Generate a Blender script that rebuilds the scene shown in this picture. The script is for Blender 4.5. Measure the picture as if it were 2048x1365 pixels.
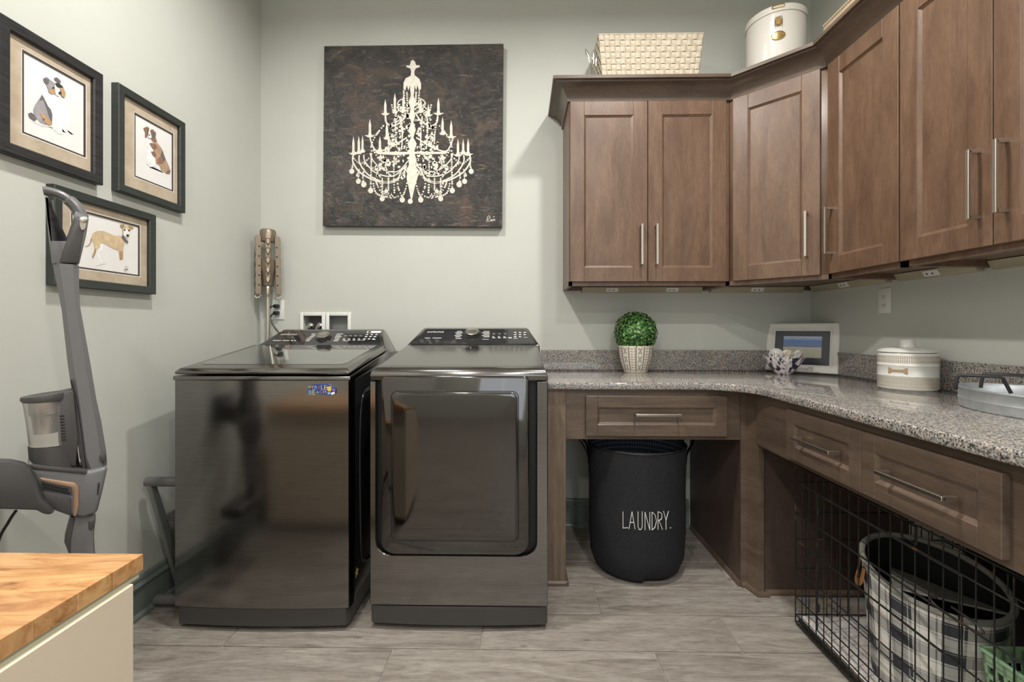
import bpy, bmesh, math, random
from mathutils import Vector as V, Matrix
random.seed(7)
for o in list(bpy.data.objects): bpy.data.objects.remove(o, do_unlink=True)
SC = bpy.context.scene; COL = SC.collection

# ------------------------------------------------------------------ camera
CAMH, YAW, FPX, CYP = 1.157, math.radians(1.0), 910.2, 657.0
cam = bpy.data.cameras.new('camera'); cam.sensor_width = 36; cam.lens = FPX / 2048 * 36
cam.shift_y = -(682.5 - CYP) / 2048; cam.clip_start = .02
camo = bpy.data.objects.new('camera', cam); COL.objects.link(camo)
camo.location = (0, 0, CAMH); camo.rotation_euler = (math.pi / 2, 0, YAW); SC.camera = camo
# ------------------------------------------------------------------ light
XL, XR, YB, YR, ZC = -1.535, 1.685, 2.67, -2.7, 3.12
w = bpy.data.worlds.new('daylight'); SC.world = w; w.use_nodes = True
w.node_tree.nodes['Background'].inputs[0].default_value = (.8, .9, 1, 1)
w.node_tree.nodes['Background'].inputs[1].default_value = .6
CANS = [(-.68, 1.45, 23), (.62, 1.45, 23), (-.68, -.5, 20), (.62, -.5, 20), (-.68, -1.9, 15), (.62, -1.9, 15)]
for cx, cy, e in CANS:
    l = bpy.data.lights.new('downlight', 'AREA'); l.shape = 'DISK'; l.size = .13; l.energy = e
    l.color = (1, .965, .905); l.spread = math.radians(170)
    o = bpy.data.objects.new('downlight_lamp', l); COL.objects.link(o); o.location = (cx, cy, ZC - .012)
l = bpy.data.lights.new('window_daylight', 'AREA'); l.shape = 'RECTANGLE'; l.size = 1.5; l.size_y = 1.3; l.energy = 9
l.color = (.86, .94, 1)  # unseen window lamp, added to fill the room with light
o = bpy.data.objects.new('window_daylight', l); COL.objects.link(o); o.location = (.55, YR + .03, 1.6)
o.rotation_euler = (math.pi / 2, 0, 0)
vs = SC.view_settings; vs.view_transform = 'Standard'; vs.look = 'None'; vs.gamma = 1; vs.use_curve_mapping = False
vs.exposure = 0.3

# ------------------------------------------------------------------ pixel -> point
def ray(px, py):
    u = (px - 1024) / FPX; v = (CYP - py) / FPX
    return V((-math.sin(YAW) + u * math.cos(YAW), math.cos(YAW) + u * math.sin(YAW), v))
def P(px, py, X=None, Y=None, Z=None):
    r = ray(px, py)
    t = X / r.x if X is not None else Y / r.y if Y is not None else (Z - CAMH) / r.z
    return V((0, 0, CAMH)) + r * t
def PP(px, py, O, n):
    r = ray(px, py); C = V((0, 0, CAMH)); return C + r * ((V(O) - C).dot(n) / r.dot(n))

# ------------------------------------------------------------------ materials
def new_mat(name):
    m = bpy.data.materials.new(name); m.use_nodes = True
    return m, m.node_tree, m.node_tree.nodes['Principled BSDF']
def setp(b, **k):
    for a, v in k.items():
        n = {'rough': 'Roughness', 'metal': 'Metallic', 'coat': 'Coat Weight', 'crough': 'Coat Roughness', 'trans': 'Transmission Weight',
             'ior': 'IOR', 'spec': 'Specular IOR Level', 'alpha': 'Alpha', 'sheen': 'Sheen Weight'}[a]
        b.inputs[n].default_value = v
def plain(name, c, **k):
    m, t, b = new_mat(name); b.inputs['Base Color'].default_value = (*c, 1)
    k.setdefault('rough', .5); setp(b, **k); return m
def ramp(t, stops, interp='LINEAR'):
    r = t.nodes.new('ShaderNodeValToRGB'); r.color_ramp.interpolation = interp
    e = r.color_ramp.elements
    while len(e) < len(stops): e.new(.5)
    for i, (p, c) in enumerate(stops): e[i].position = p; e[i].color = (*c, 1)
    return r
def coords(t, scale, kind='Object'):
    tc = t.nodes.new('ShaderNodeTexCoord'); mp = t.nodes.new('ShaderNodeMapping')
    mp.inputs['Scale'].default_value = scale; t.links.new(tc.outputs[kind], mp.inputs[0]); return mp
def noise(t, mp, scale, detail=4, rough=.6, dist=0):
    n = t.nodes.new('ShaderNodeTexNoise'); n.inputs['Scale'].default_value = scale
    n.inputs['Detail'].default_value = detail; n.inputs['Roughness'].default_value = rough
    n.inputs['Distortion'].default_value = dist
    t.links.new(mp.outputs[0], n.inputs['Vector']); return n
def bump(t, b, src, strength=.2, dist=.002):
    bp = t.nodes.new('ShaderNodeBump'); bp.inputs['Strength'].default_value = strength; bp.inputs['Distance'].default_value = dist
    t.links.new(src, bp.inputs['Height']); t.links.new(bp.outputs[0], b.inputs['Normal'])
def noisy(name, stops, scale=(1, 1, 1), ns=10, detail=4, dist=0, bmp=0, bd=.002, nrough=.6, kind='Object', rnd=0, **k):
    m, t, b = new_mat(name); mp = coords(t, scale, kind)
    if rnd:
        oi = t.nodes.new('ShaderNodeObjectInfo'); mu = t.nodes.new('ShaderNodeVectorMath'); mu.operation = 'SCALE'
        cx = t.nodes.new('ShaderNodeCombineXYZ')
        for i in range(3): t.links.new(oi.outputs['Random'], cx.inputs[i])
        t.links.new(cx.outputs[0], mu.inputs[0]); mu.inputs['Scale'].default_value = rnd
        t.links.new(mu.outputs[0], mp.inputs['Location'])
    n = noise(t, mp, ns, detail, nrough, dist); r = ramp(t, stops)
    t.links.new(n.outputs['Fac'], r.inputs[0]); t.links.new(r.outputs[0], b.inputs['Base Color'])
    if bmp: bump(t, b, n.outputs['Fac'], bmp, bd)
    k.setdefault('rough', .5); setp(b, **k); m['ramp'] = 1
    return m
def mixn(t, fac, a, b):
    mx = t.nodes.new('ShaderNodeMix'); mx.data_type = 'RGBA'
    if isinstance(fac, float): mx.inputs[0].default_value = fac
    else: t.links.new(fac, mx.inputs[0])
    for s, i in ((a, 6), (b, 7)):
        if isinstance(s, tuple): mx.inputs[i].default_value = (*s, 1)
        else: t.links.new(s, mx.inputs[i])
    return mx.outputs[2]

M = {}
M['wall'] = noisy('sage_paint', [(.3, (.545, .557, .515)), (.7, (.57, .582, .54))], ns=3, rough=.55, bmp=0)
def wallbump():
    m = M['wall']; t = m.node_tree; b = t.nodes['Principled BSDF']; mp = coords(t, (1, 1, 1)); n = noise(t, mp, 60, 3); bump(t, b, n.outputs['Fac'], .12, .002)
wallbump()
M['trimgreen'] = noisy('sage_trim', [(.3, (.165, .192, .18)), (.7, (.18, .207, .195))], ns=4, rough=.35)
M['ceil'] = plain('ceiling_white', (.82, .81, .78), rough=.8)
M['white'] = plain('white_plastic', (.78, .78, .75), rough=.35)
M['whitepaint'] = plain('white_paint', (.8, .78, .74), rough=.4)
M['black'] = plain('black_plastic', (.012, .012, .013), rough=.4)
M['dark'] = plain('dark_recess', (.006, .006, .007), rough=.5)
def wood(name, c0, c1, scale, rough=.38, rnd=3):
    m, t, b = new_mat(name); mp = coords(t, scale)
    oi = t.nodes.new('ShaderNodeObjectInfo'); cx = t.nodes.new('ShaderNodeCombineXYZ'); mu = t.nodes.new('ShaderNodeMath'); mu.operation = 'MULTIPLY'
    mu.inputs[1].default_value = rnd; t.links.new(oi.outputs['Random'], mu.inputs[0])
    for i in range(3): t.links.new(mu.outputs[0], cx.inputs[i])
    t.links.new(cx.outputs[0], mp.inputs['Location'])
    n1 = noise(t, mp, 3.2, 3, .5, .6); n2 = noise(t, mp, 26, 5, .65, .3)
    r = ramp(t, [(.3, c0), (.7, c1)]); t.links.new(n1.outputs['Fac'], r.inputs[0])
    r2 = ramp(t, [(.35, (.78, .76, .75)), (.65, (1.06, 1.05, 1.04))]); t.links.new(n2.outputs['Fac'], r2.inputs[0])
    mx = t.nodes.new('ShaderNodeMix'); mx.data_type = 'RGBA'; mx.blend_type = 'MULTIPLY'; mx.inputs[0].default_value = .8
    t.links.new(r.outputs[0], mx.inputs[6]); t.links.new(r2.outputs[0], mx.inputs[7])
    t.links.new(mx.outputs[2], b.inputs['Base Color']); bump(t, b, n2.outputs['Fac'], .05, .001)
    setp(b, rough=rough, coat=.15, crough=.25); return m
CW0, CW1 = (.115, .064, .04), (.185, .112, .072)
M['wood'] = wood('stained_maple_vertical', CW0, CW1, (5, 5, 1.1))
M['woodh'] = wood('stained_maple_horizontal', (.098, .068, .051), (.15, .107, .081), (1.1, 1.1, 6))
M['wooddk'] = wood('dark_stained_panel', (.075, .05, .042), (.1, .066, .055), (4, 4, 1.5), .5)  # darker copy of the cabinet wood, shade painted into its colour
M['woodlt'] = wood('unfinished_edge_wood', (.14, .1, .07), (.24, .175, .125), (14, 14, 1.2), .5)
M['nickel'] = plain('brushed_nickel', (.62, .58, .53), rough=.3, metal=1)
M['chrome'] = plain('chrome', (.75, .75, .74), rough=.12, metal=1)
M['gold'] = plain('brass', (.65, .46, .2), rough=.22, metal=1)
def granite():
    m, t, b = new_mat('speckled_granite'); mp = coords(t, (1, 1, 1))
    n1 = noise(t, mp, 230, 2, .6); n2 = noise(t, mp, 30, 3, .6); n3 = noise(t, mp, 120, 2, .5)
    r1 = ramp(t, [(.34, (.03, .03, .035)), (.42, (.15, .15, .155)), (.5, (.36, .355, .35)), (.62, (.56, .54, .51))])
    r2 = ramp(t, [(.4, (.86, .84, .83)), (.6, (1, .91, .84))])
    r3 = ramp(t, [(.38, (.6, .6, .62)), (.5, (1, 1, 1))])
    for n, r in ((n1, r1), (n2, r2), (n3, r3)): t.links.new(n.outputs['Fac'], r.inputs[0])
    a = t.nodes.new('ShaderNodeMix'); a.data_type = 'RGBA'; a.blend_type = 'MULTIPLY'; a.inputs[0].default_value = 1
    c = t.nodes.new('ShaderNodeMix'); c.data_type = 'RGBA'; c.blend_type = 'MULTIPLY'; c.inputs[0].default_value = 1
    t.links.new(r1.outputs[0], a.inputs[6]); t.links.new(r2.outputs[0], a.inputs[7])
    t.links.new(a.outputs[2], c.inputs[6]); t.links.new(r3.outputs[0], c.inputs[7])
    t.links.new(c.outputs[2], b.inputs['Base Color']); setp(b, rough=.07, coat=.3, crough=.03); return m
M['granite'] = granite()
def plankmat():
    m, t, b = new_mat('wood_look_porcelain'); mp = coords(t, (1.3, 9, 1))
    oi = t.nodes.new('ShaderNodeObjectInfo'); cx = t.nodes.new('ShaderNodeCombineXYZ'); mu = t.nodes.new('ShaderNodeMath'); mu.operation = 'MULTIPLY'
    mu.inputs[1].default_value = 37; t.links.new(oi.outputs['Random'], mu.inputs[0])
    for i in range(3): t.links.new(mu.outputs[0], cx.inputs[i])
    t.links.new(cx.outputs[0], mp.inputs['Location'])
    n1 = noise(t, mp, 2.2, 6, .65, 1.2); n2 = noise(t, mp, 14, 5, .7, .5)
    r1 = ramp(t, [(.25, (.15, .125, .105)), (.42, (.255, .225, .197)), (.58, (.33, .3, .267)), (.8, (.44, .405, .365))])
    r2 = ramp(t, [(.32, (.58, .56, .54)), (.55, (1, 1, 1))])
    t.links.new(n1.outputs['Fac'], r1.inputs[0]); t.links.new(n2.outputs['Fac'], r2.inputs[0])
    mx = t.nodes.new('ShaderNodeMix'); mx.data_type = 'RGBA'; mx.blend_type = 'MULTIPLY'; mx.inputs[0].default_value = .75
    t.links.new(r1.outputs[0], mx.inputs[6]); t.links.new(r2.outputs[0], mx.inputs[7])
    # knots
    tc = t.nodes.new('ShaderNodeMapping'); tc2 = t.nodes.new('ShaderNodeTexCoord'); tc.inputs['Scale'].default_value = (3.2, 6, 1)
    t.links.new(tc2.outputs['Object'], tc.inputs[0]); t.links.new(cx.outputs[0], tc.inputs['Location'])
    vo = t.nodes.new('ShaderNodeTexVoronoi'); vo.inputs['Scale'].default_value = 1.3; t.links.new(tc.outputs[0], vo.inputs['Vector'])
    rk = ramp(t, [(.03, (0, 0, 0)), (.085, (1, 1, 1))]); t.links.new(vo.outputs['Distance'], rk.inputs[0])
    inv = t.nodes.new('ShaderNodeMath'); inv.operation = 'SUBTRACT'; inv.inputs[0].default_value = 1; t.links.new(rk.outputs[0], inv.inputs[1])
    f = t.nodes.new('ShaderNodeMath'); f.operation = 'MULTIPLY'; f.inputs[1].default_value = .6; t.links.new(inv.outputs[0], f.inputs[0])
    t.links.new(mixn(t, f.outputs[0], mx.outputs[2], (.13, .105, .085)), b.inputs['Base Color'])
    bump(t, b, n2.outputs['Fac'], .08, .001); setp(b, rough=.42); return m
M['plank'] = plankmat()
M['grout'] = plain('grout', (.3, .27, .235), rough=.8)
def brushed(name, c, rough, sc):
    m, t, b = new_mat(name); mp = coords(t, sc); n = noise(t, mp, 10, 3, .6)
    r = ramp(t, [(.3, tuple(x * .85 for x in c)), (.7, tuple(x * 1.15 for x in c))]); t.links.new(n.outputs['Fac'], r.inputs[0])
    t.links.new(r.outputs[0], b.inputs['Base Color']); bump(t, b, n.outputs['Fac'], .03, .0006); setp(b, rough=rough, metal=1); return m
M['steel'] = brushed('brushed_black_steel', (.235, .225, .22), .14, (1.5, 1.5, 90))
M['steeltop'] = plain('dark_painted_steel', (.225, .215, .208), rough=.16, metal=1)
M['toe'] = plain('toe_kick_plastic', (.05, .047, .047), rough=.4)
M['blackgloss'] = plain('glossy_black_panel', (.02, .02, .022), rough=.06, coat=.5, crough=.03)
M['lidglass'] = plain('tinted_lid_glass', (.035, .035, .035), rough=.03, coat=1, crough=.02, spec=.8)
M['doorglass'] = plain('tinted_door_glass', (.125, .118, .115), rough=.07, metal=1)
M['side'] = plain('washer_side_black', (.012, .012, .013), rough=.2)
M['print'] = plain('white_print', (.75, .75, .73), rough=.5)
M['knob'] = plain('knob_steel', (.5, .47, .43), rough=.25, metal=1)

# ------------------------------------------------------------------ mesh helper
class MB:
    def __init__(s, xf=None): s.bm = bmesh.new(); s.xf = xf; s.uv = None
    def _merge(s, tb):
        me = bpy.data.meshes.new('tmp'); tb.to_mesh(me); tb.free(); s.bm.from_mesh(me); bpy.data.meshes.remove(me)
    def box(s, a, b, bev=0, seg=2):
        a, b = V(a), V(b); tb = bmesh.new(); bmesh.ops.create_cube(tb, size=1)
        c = (a + b) / 2; d = b - a
        for v in tb.verts: v.co = V((c.x + v.co.x * d.x, c.y + v.co.y * d.y, c.z + v.co.z * d.z))
        if bev: bmesh.ops.bevel(tb, geom=tb.edges[:], offset=min(bev, .49 * min(map(abs, d))), segments=seg, profile=.5, affect='EDGES')
        s._merge(tb); return s
    def prism(s, pts, ext, bev=0, seg=2):
        tb = bmesh.new(); ext = V(ext)
        lo = [tb.verts.new(V(p)) for p in pts]; hi = [tb.verts.new(V(p) + ext) for p in pts]; n = len(pts)
        tb.faces.new(lo); tb.faces.new(hi[::-1])
        for i in range(n): tb.faces.new((lo[i], hi[i], hi[(i + 1) % n], lo[(i + 1) % n]))
        bmesh.ops.recalc_face_normals(tb, faces=tb.faces)
        if bev: bmesh.ops.bevel(tb, geom=tb.edges[:], offset=bev, segments=seg, profile=.5, affect='EDGES')
        s._merge(tb); return s
    def face(s, pts):
        s.bm.faces.new([s.bm.verts.new(V(p)) for p in pts]); return s
    def loft(s, secs, cap=True, closed=True, loop=False):
        vs_ = [[s.bm.verts.new(V(p)) for p in sec] for sec in secs]; n = len(vs_[0]); m = len(vs_)
        for i in range(m if loop else m - 1):
            A, B = vs_[i], vs_[(i + 1) % m]
            for j in range(n if closed else n - 1):
                s.bm.faces.new((A[j], A[(j + 1) % n], B[(j + 1) % n], B[j]))
        if cap and not loop and closed:
            s.bm.faces.new(vs_[0]); s.bm.faces.new(vs_[-1][::-1])
        return s
    def tube(s, path, r, seg=8, loop=False, cap=True, flat=None):
        path = [V(p) for p in path]; n = len(path); secs = []
        up = V((0, 0, 1))
        for i, p in enumerate(path):
            a = path[i - 1] if (i > 0 or loop) else p; b = path[(i + 1) % n] if (i < n - 1 or loop) else p
            d = (b - a)
            if d.length < 1e-9: d = V((0, 0, 1))
            d.normalize()
            if i == 0:
                x = d.orthogonal().normalized() if flat is None else (V(flat) - d * V(flat).dot(d)).normalized()
            else:
                x = x - d * x.dot(d)
                x = x.normalized() if x.length > 1e-6 else d.orthogonal().normalized()
            y = d.cross(x); rr = r[i] if isinstance(r, (list, tuple)) else r
            rx, ry = rr if isinstance(rr, (list, tuple)) else (rr, rr)
            secs.append([p + x * rx * math.cos(2 * math.pi * k / seg) + y * ry * math.sin(2 * math.pi * k / seg) for k in range(seg)])
        s.loft(secs, cap=cap, loop=loop); return s
    def lathe(s, prof, c=(0, 0, 0), seg=32, sx=1, sy=1, M4=None, cap=True):
        c = V(c); secs = []
        for r, z in prof:
            sec = []
            for k in range(seg):
                a = 2 * math.pi * k / seg; p = V((r * sx * math.cos(a), r * sy * math.sin(a), z))
                sec.append(c + (M4 @ p if M4 else p))
            secs.append(sec)
        s.loft(secs, cap=cap); return s
    def disc(s, c, r, u, v, seg=12, ry=None):
        c, u, v = V(c), V(u), V(v); ry = ry or r
        s.face([c + u * r * math.cos(2 * math.pi * k / seg) + v * ry * math.sin(2 * math.pi * k / seg) for k in range(seg)]); return s
    def ribbon(s, pts, w_, n):
        """flat stroke of width w_ lying on a plane with normal n"""
        pts = [V(p) for p in pts]; n = V(n); L, R = [], []
        for i, p in enumerate(pts):
            d = pts[min(i + 1, len(pts) - 1)] - pts[max(i - 1, 0)]; d.normalize(); q = n.cross(d).normalized()
            ww = (w_[i] if isinstance(w_, list) else w_) / 2
            L.append(s.bm.verts.new(p + q * ww)); R.append(s.bm.verts.new(p - q * ww))
        for i in range(len(pts) - 1): s.bm.faces.new((L[i], L[i + 1], R[i + 1], R[i]))
        return s
    def build(s, name, mat, parent=None, ang=35, recalc=True, at=None, local=False, **props):
        bm = s.bm
        if s.xf:
            for v in bm.verts: v.co = s.xf(v.co)
        if recalc: bmesh.ops.recalc_face_normals(bm, faces=bm.faces)
        root = parent
        while root is not None and root.parent is not None: root = root.parent
        if local: off = V((0, 0, 0))
        elif root is not None: off = root.location.copy()
        elif at is not None: off = V(at)
        else:
            xs = [v.co for v in bm.verts]
            off = V(((min(c.x for c in xs) + max(c.x for c in xs)) / 2, (min(c.y for c in xs) + max(c.y for c in xs)) / 2, min(c.z for c in xs)))
        for v in bm.verts: v.co -= off
        for f in bm.faces: f.smooth = True
        me = bpy.data.meshes.new(name); bm.to_mesh(me); bm.free()
        me.set_sharp_from_angle(angle=math.radians(ang))
        if mat: me.materials.append(M[mat] if isinstance(mat, str) else mat)
        o = bpy.data.objects.new(name, me); COL.objects.link(o)
        if parent is not None: o.parent = parent
        else: o.location = off
        for k, v in props.items(): o[k] = v
        return o
def thing(name, label, cat, loc=(0, 0, 0), group=None):
    o = bpy.data.objects.new(name, None); COL.objects.link(o); o.location = loc; o.empty_display_size = .1
    o['label'] = label; o['category'] = cat
    if group: o['group'] = group
    return o
def tag(o, label, cat, group=None):
    o['label'] = label; o['category'] = cat
    if group: o['group'] = group
    return o
def struct(o, label=None, cat=None):
    o['kind'] = 'structure'
    if label: o['label'] = label; o['category'] = cat
    return o
def inst(src, name, loc, parent, rot=None):
    """linked copy of a piece; loc is world, parent's root is unrotated"""
    o = src.copy(); o.name = name; COL.objects.link(o); o.parent = parent
    root = parent
    while root.parent is not None: root = root.parent
    o.location = V(loc) - root.location
    if rot: o.rotation_euler = rot
    return o
def frame_xf(O, u, n):
    O, u, n = V(O), V(u).normalized(), V(n).normalized()
    return lambda p: O + u * p.x + V((0, 0, 1)) * p.z + n * p.y      # local x=along, y=outward, z=up
def text(name, s_, width, c, u, v, mat, parent, lift=.0006, shear=0):
    """flat lettering centred at c, scaled to a width, on the plane (u, v)"""
    cu = bpy.data.curves.new('t', 'FONT'); cu.body = s_; cu.shear = shear; cu.resolution_u = 3
    ob = bpy.data.objects.new('t', cu); COL.objects.link(ob)
    bpy.context.view_layer.update()
    me = bpy.data.meshes.new_from_object(ob.evaluated_get(bpy.context.evaluated_depsgraph_get()))
    bpy.data.objects.remove(ob); bpy.data.curves.remove(cu)
    xs = [q.co.x for q in me.vertices]; ys = [q.co.y for q in me.vertices]
    k = width / (max(xs) - min(xs)); mx, my = (max(xs) + min(xs)) / 2, (max(ys) + min(ys)) / 2
    u, v = V(u).normalized(), V(v).normalized(); n = u.cross(v)
    b = MB(); b.bm.from_mesh(me); bpy.data.meshes.remove(me)
    for q in b.bm.verts: q.co = V(c) + u * (q.co.x - mx) * k + v * (q.co.y - my) * k + n * lift
    return b.build(name, mat, parent, recalc=False)
def arc(c, r, a0, a1, n):
    return [(c[0] + r * math.cos(math.radians(a0 + (a1 - a0) * i / n)), c[1] + r * math.sin(math.radians(a0 + (a1 - a0) * i / n))) for i in range(n + 1)]
def rrect(x0, z0, x1, z1, r, n=6):
    """rounded rectangle (list of x,z); r may be 4 radii: bl, br, tr, tl"""
    if not isinstance(r, (list, tuple)): r = [r] * 4
    return (arc((x0 + r[0], z0 + r[0]), r[0], 180, 270, n) + arc((x1 - r[1], z0 + r[1]), r[1], 270, 360, n)
            + arc((x1 - r[2], z1 - r[2]), r[2], 0, 90, n) + arc((x0 + r[3], z1 - r[3]), r[3], 90, 180, n))
def bez(pts, n=12):
    """smooth curve through points"""
    pts = [V(p) for p in pts]; out = []
    for i in range(len(pts) - 1):
        p0, p1, p2, p3 = pts[max(i - 1, 0)], pts[i], pts[i + 1], pts[min(i + 2, len(pts) - 1)]
        for k in range(n):
            t = k / n
            out.append(.5 * (2 * p1 + (p2 - p0) * t + (2 * p0 - 5 * p1 + 4 * p2 - p3) * t * t + (3 * p1 - p0 - 3 * p2 + p3) * t ** 3))
    return out + [pts[-1]]

# ================================================================== THE ROOM
T = .12
fl = struct(MB().box((XL - T, YR - T, -.1), (XR + T, YB + T, -.004)).build('floor', 'grout'))
def planks():
    pitchY, L, g = .2085, .94, .0045; cache = {}
    offs = {0: -.141, -1: -.457, 1: .33, 2: .02, 3: .885}
    for r in range(-20, 6):
        y0 = 1.64 + r * pitchY; y1 = min(y0 + pitchY - g, YB)
        if y0 > YB - .02 or y1 < YR: continue
        off = offs.get(r, (r * .313) % .94)
        k = math.floor((XL - off) / L)
        while off + k * L < XR:
            x0 = max(off + k * L, XL); x1 = min(off + (k + 1) * L - g, XR); k += 1
            if x1 - x0 < .02: continue
            key = (round(x1 - x0, 3), round(y1 - y0, 3))
            if key not in cache:
                hx, hy = (x1 - x0) / 2, (y1 - y0) / 2
                b = MB(); b.box((-hx, -hy, -.006), (hx, hy, 0), .0012, 1)
                o = b.build('plank', 'plank', fl, local=True); cache[key] = o
                o.location = V(((x0 + x1) / 2, (y0 + y1) / 2, 0)) - fl.location
            else: inst(cache[key], 'plank', ((x0 + x1) / 2, (y0 + y1) / 2, 0), fl)
planks()
struct(MB().box((XL - T, YR - T, ZC), (XR + T, YB + T, ZC + .1)).build('ceiling', 'ceil'))
struct(MB().box((XL - T, YR - T, -.004), (XL, YB + T, ZC)).build('wall_left', 'wall'))
struct(MB().box((XR, YR - T, -.004), (XR + T, YB + T, ZC)).build('wall_right', 'wall'))
# back wall with the opening of the washing-machine valve box
hA = P(607, 632, Y=YB); hB = P(697, 700, Y=YB)
hx0, hx1, hz1, hz0 = hA.x, hB.x, hA.z, hB.z
b = MB(); b.box((XL, YB, -.004), (hx0, YB + T, ZC)); b.box((hx1, YB, -.004), (XR, YB + T, ZC))
b.box((hx0, YB, -.004), (hx1, YB + T, hz0)); b.box((hx0, YB, hz1), (hx1, YB + T, ZC))
b.box((hx0, YB + .09, hz0), (hx1, YB + T, hz1))
struct(b.build('wall_back', 'wall'))
# rear wall with an unseen window, added for fill after the dryer's bluish sheen
WX0, WX1, WZ0, WZ1 = -.2, 1.3, .95, 2.25
b = MB(); b.box((XL, YR - T, -.004), (WX0, YR, ZC)); b.box((WX1, YR - T, -.004), (XR, YR, ZC))
b.box((WX0, YR - T, -.004), (WX1, YR, WZ0)); b.box((WX0, YR - T, WZ1), (WX1, YR, ZC)); struct(b.build('wall_rear', 'wall'))
b = MB()
for a, c in (((WX0, WZ0), (WX0 + .05, WZ1)), ((WX1 - .05, WZ0), (WX1, WZ1)), ((WX0, WZ0), (WX1, WZ0 + .05)), ((WX0, WZ1 - .05), (WX1, WZ1)), ((.53, WZ0), (.57, WZ1))):
    b.box((a[0], YR - .09, a[1]), (c[0], YR - .04, c[1]), .004)
struct(b.build('window_1', 'whitepaint'))

def baseboard(name, pts_dir):
    # profile: (out from wall, z)
    prof = [(0, 0), (.028, 0), (.028, .012), (.022, .02), (.016, .022), (.016, .118), (.022, .122), (.022, .128), (.013, .14), (.013, .15), (.009, .158), (0, .162)]
    A, B, n = map(V, pts_dir); m = MB()
    m.loft([[A + n * p[0] + V((0, 0, p[1])) for p in prof], [B + n * p[0] + V((0, 0, p[1])) for p in prof]])
    return struct(m.build(name, 'trimgreen', ang=25))
baseboard('baseboard_left', ((XL, YR, 0), (XL, YB, 0), (1, 0, 0)))
baseboard('baseboard_back', ((XL, YB, 0), (.98, YB, 0), (0, -1, 0)))
baseboard('baseboard_right', ((XR, YR, 0), (XR, 1.96, 0), (-1, 0, 0)))

# ceiling downlights
M['lamp'] = plain('lamp_lens', (1, 1, 1)); M['lamp'].node_tree.nodes['Principled BSDF'].inputs['Emission Color'].default_value = (1, .93, .83, 1)
M['lamp'].node_tree.nodes['Principled BSDF'].inputs['Emission Strength'].default_value = 12
names = ['over the washer', 'in front of the corner wall cabinet', 'behind the photographer on the left', 'behind the photographer on the right',
         'nearest the rear wall on the left', 'by the rear window']
for (cx, cy, e), nm in zip(CANS, names):
    t = thing('recessed_downlight', 'round white recessed ceiling downlight ' + nm, 'downlight', (cx, cy, ZC), 'ceiling downlights')
    MB().lathe([(.1, ZC), (.098, ZC - .006), (.08, ZC - .008), (.075, ZC - .002), (.075, ZC)], (cx, cy, 0), 32).build('trim_ring', 'white', t)
    MB().lathe([(.074, ZC - .001), (.0, ZC - .0015)], (cx, cy, 0), 24, cap=False).build('lens', 'lamp', t)

# ================================================================== WALL CABINETS
def door(parent, O, u, n, w_, h, hside=None, hz=None, hl=.205, mat='wood', st=.072, name='door', horiz=False):
    """shaker door: frame board, recessed panel and bar pull; O = lower left corner on the cabinet face"""
    xf = frame_xf(O, u, n); th = .02
    m = MB(xf)
    d = .006
    for a, c in (((0, 0), (st, h)), ((w_ - st, 0), (w_, h)), ((st, 0), (w_ - st, st)), ((st, h - st), (w_ - st, h))):
        m.box((a[0], 0, a[1]), (c[0], th, c[1]), .0015, 1)
    # inner moulding
    i0, i1, k0, k1 = st, w_ - st, st, h - st; e = .011
    q = [(i0, k0), (i1, k0), (i1, k1), (i0, k1)]; q2 = [(i0 + e, k0 + e), (i1 - e, k0 + e), (i1 - e, k1 - e), (i0 + e, k1 - e)]
    A = [m.bm.verts.new(V((x, th - .002, z))) for x, z in q]; Bv = [m.bm.verts.new(V((x, th - .0095, z))) for x, z in q2]
    for i in range(4): m.bm.faces.new((A[i], A[(i + 1) % 4], Bv[(i + 1) % 4], Bv[i]))
    d_ = m.build(name, mat, parent, ang=20)
    MB(xf).box((i0 + e - .002, .004, k0 + e - .002), (i1 - e + .002, th - .0085, k1 - e + .002)).build('panel', mat, d_)
    if hside is not None:
        m = MB(xf); s = .011; so = .032
        if horiz:
            x0, x1 = hside - hl / 2, hside + hl / 2; z = hz
            m.box((x0, th + so - .004, z - s / 2), (x1, th + so + .005, z + s / 2), .0012, 1)
            for x in (x0, x1 - s): m.box((x, th - .001, z - s / 2), (x + s, th + so, z + s / 2), .001, 1)
        else:
            x = hside
            m.box((x - s / 2, th + so - .004, hz), (x + s / 2, th + so + .005, hz + hl), .0012, 1)
            for z in (hz, hz + hl - s): m.box((x - s / 2, th - .001, z), (x + s / 2, th + so, z + s), .001, 1)
        m.build('handle', 'nickel', d_)
    return d_
CB, CT, DB, DT = 1.376, 2.345, 1.396, 2.318          # cabinet bottom/top, door bottom/top
UY, UX = 2.352, 1.375                                  # cabinet faces: back run (Y) and right run (X)
def cab_body(parent, poly, facedir=None):
    """hollow-bottomed wall cabinet from a plan polygon"""
    m = MB(); m.prism([(x, y, CB + .02) for x, y in poly], (0, 0, CT - CB - .02), .001, 1)
    n = len(poly)
    for i in range(n):                                  # skirt
        a, c = V((*poly[i], CB)), V((*poly[(i + 1) % n], CB)); d = (c - a).normalized(); q = V((-d.y, d.x, 0)) * .018
        m.prism([a, c, c + q, a + q], (0, 0, .022))
    return m.build('body', 'wood', parent)
x0, x1 = .252, 1.072
wc = thing('wall_cabinet', 'brown wall cabinet with two doors, right of the chandelier painting', 'cabinet', ((x0 + x1) / 2, 2.5, CB))
cab_body(wc, [(x0, UY), (x1, UY), (x1, YB), (x0, YB)])
xm = P(1296, 400, Y=2.33).x
door(wc, (.257, UY, DB), (1, 0, 0), (0, -1, 0), xm - .002 - .257, DT - DB, xm - .257 - .037, .083)
door(wc, (xm + .002, UY, DB), (1, 0, 0), (0, -1, 0), 1.048 - xm, DT - DB, .037, .083)
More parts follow.
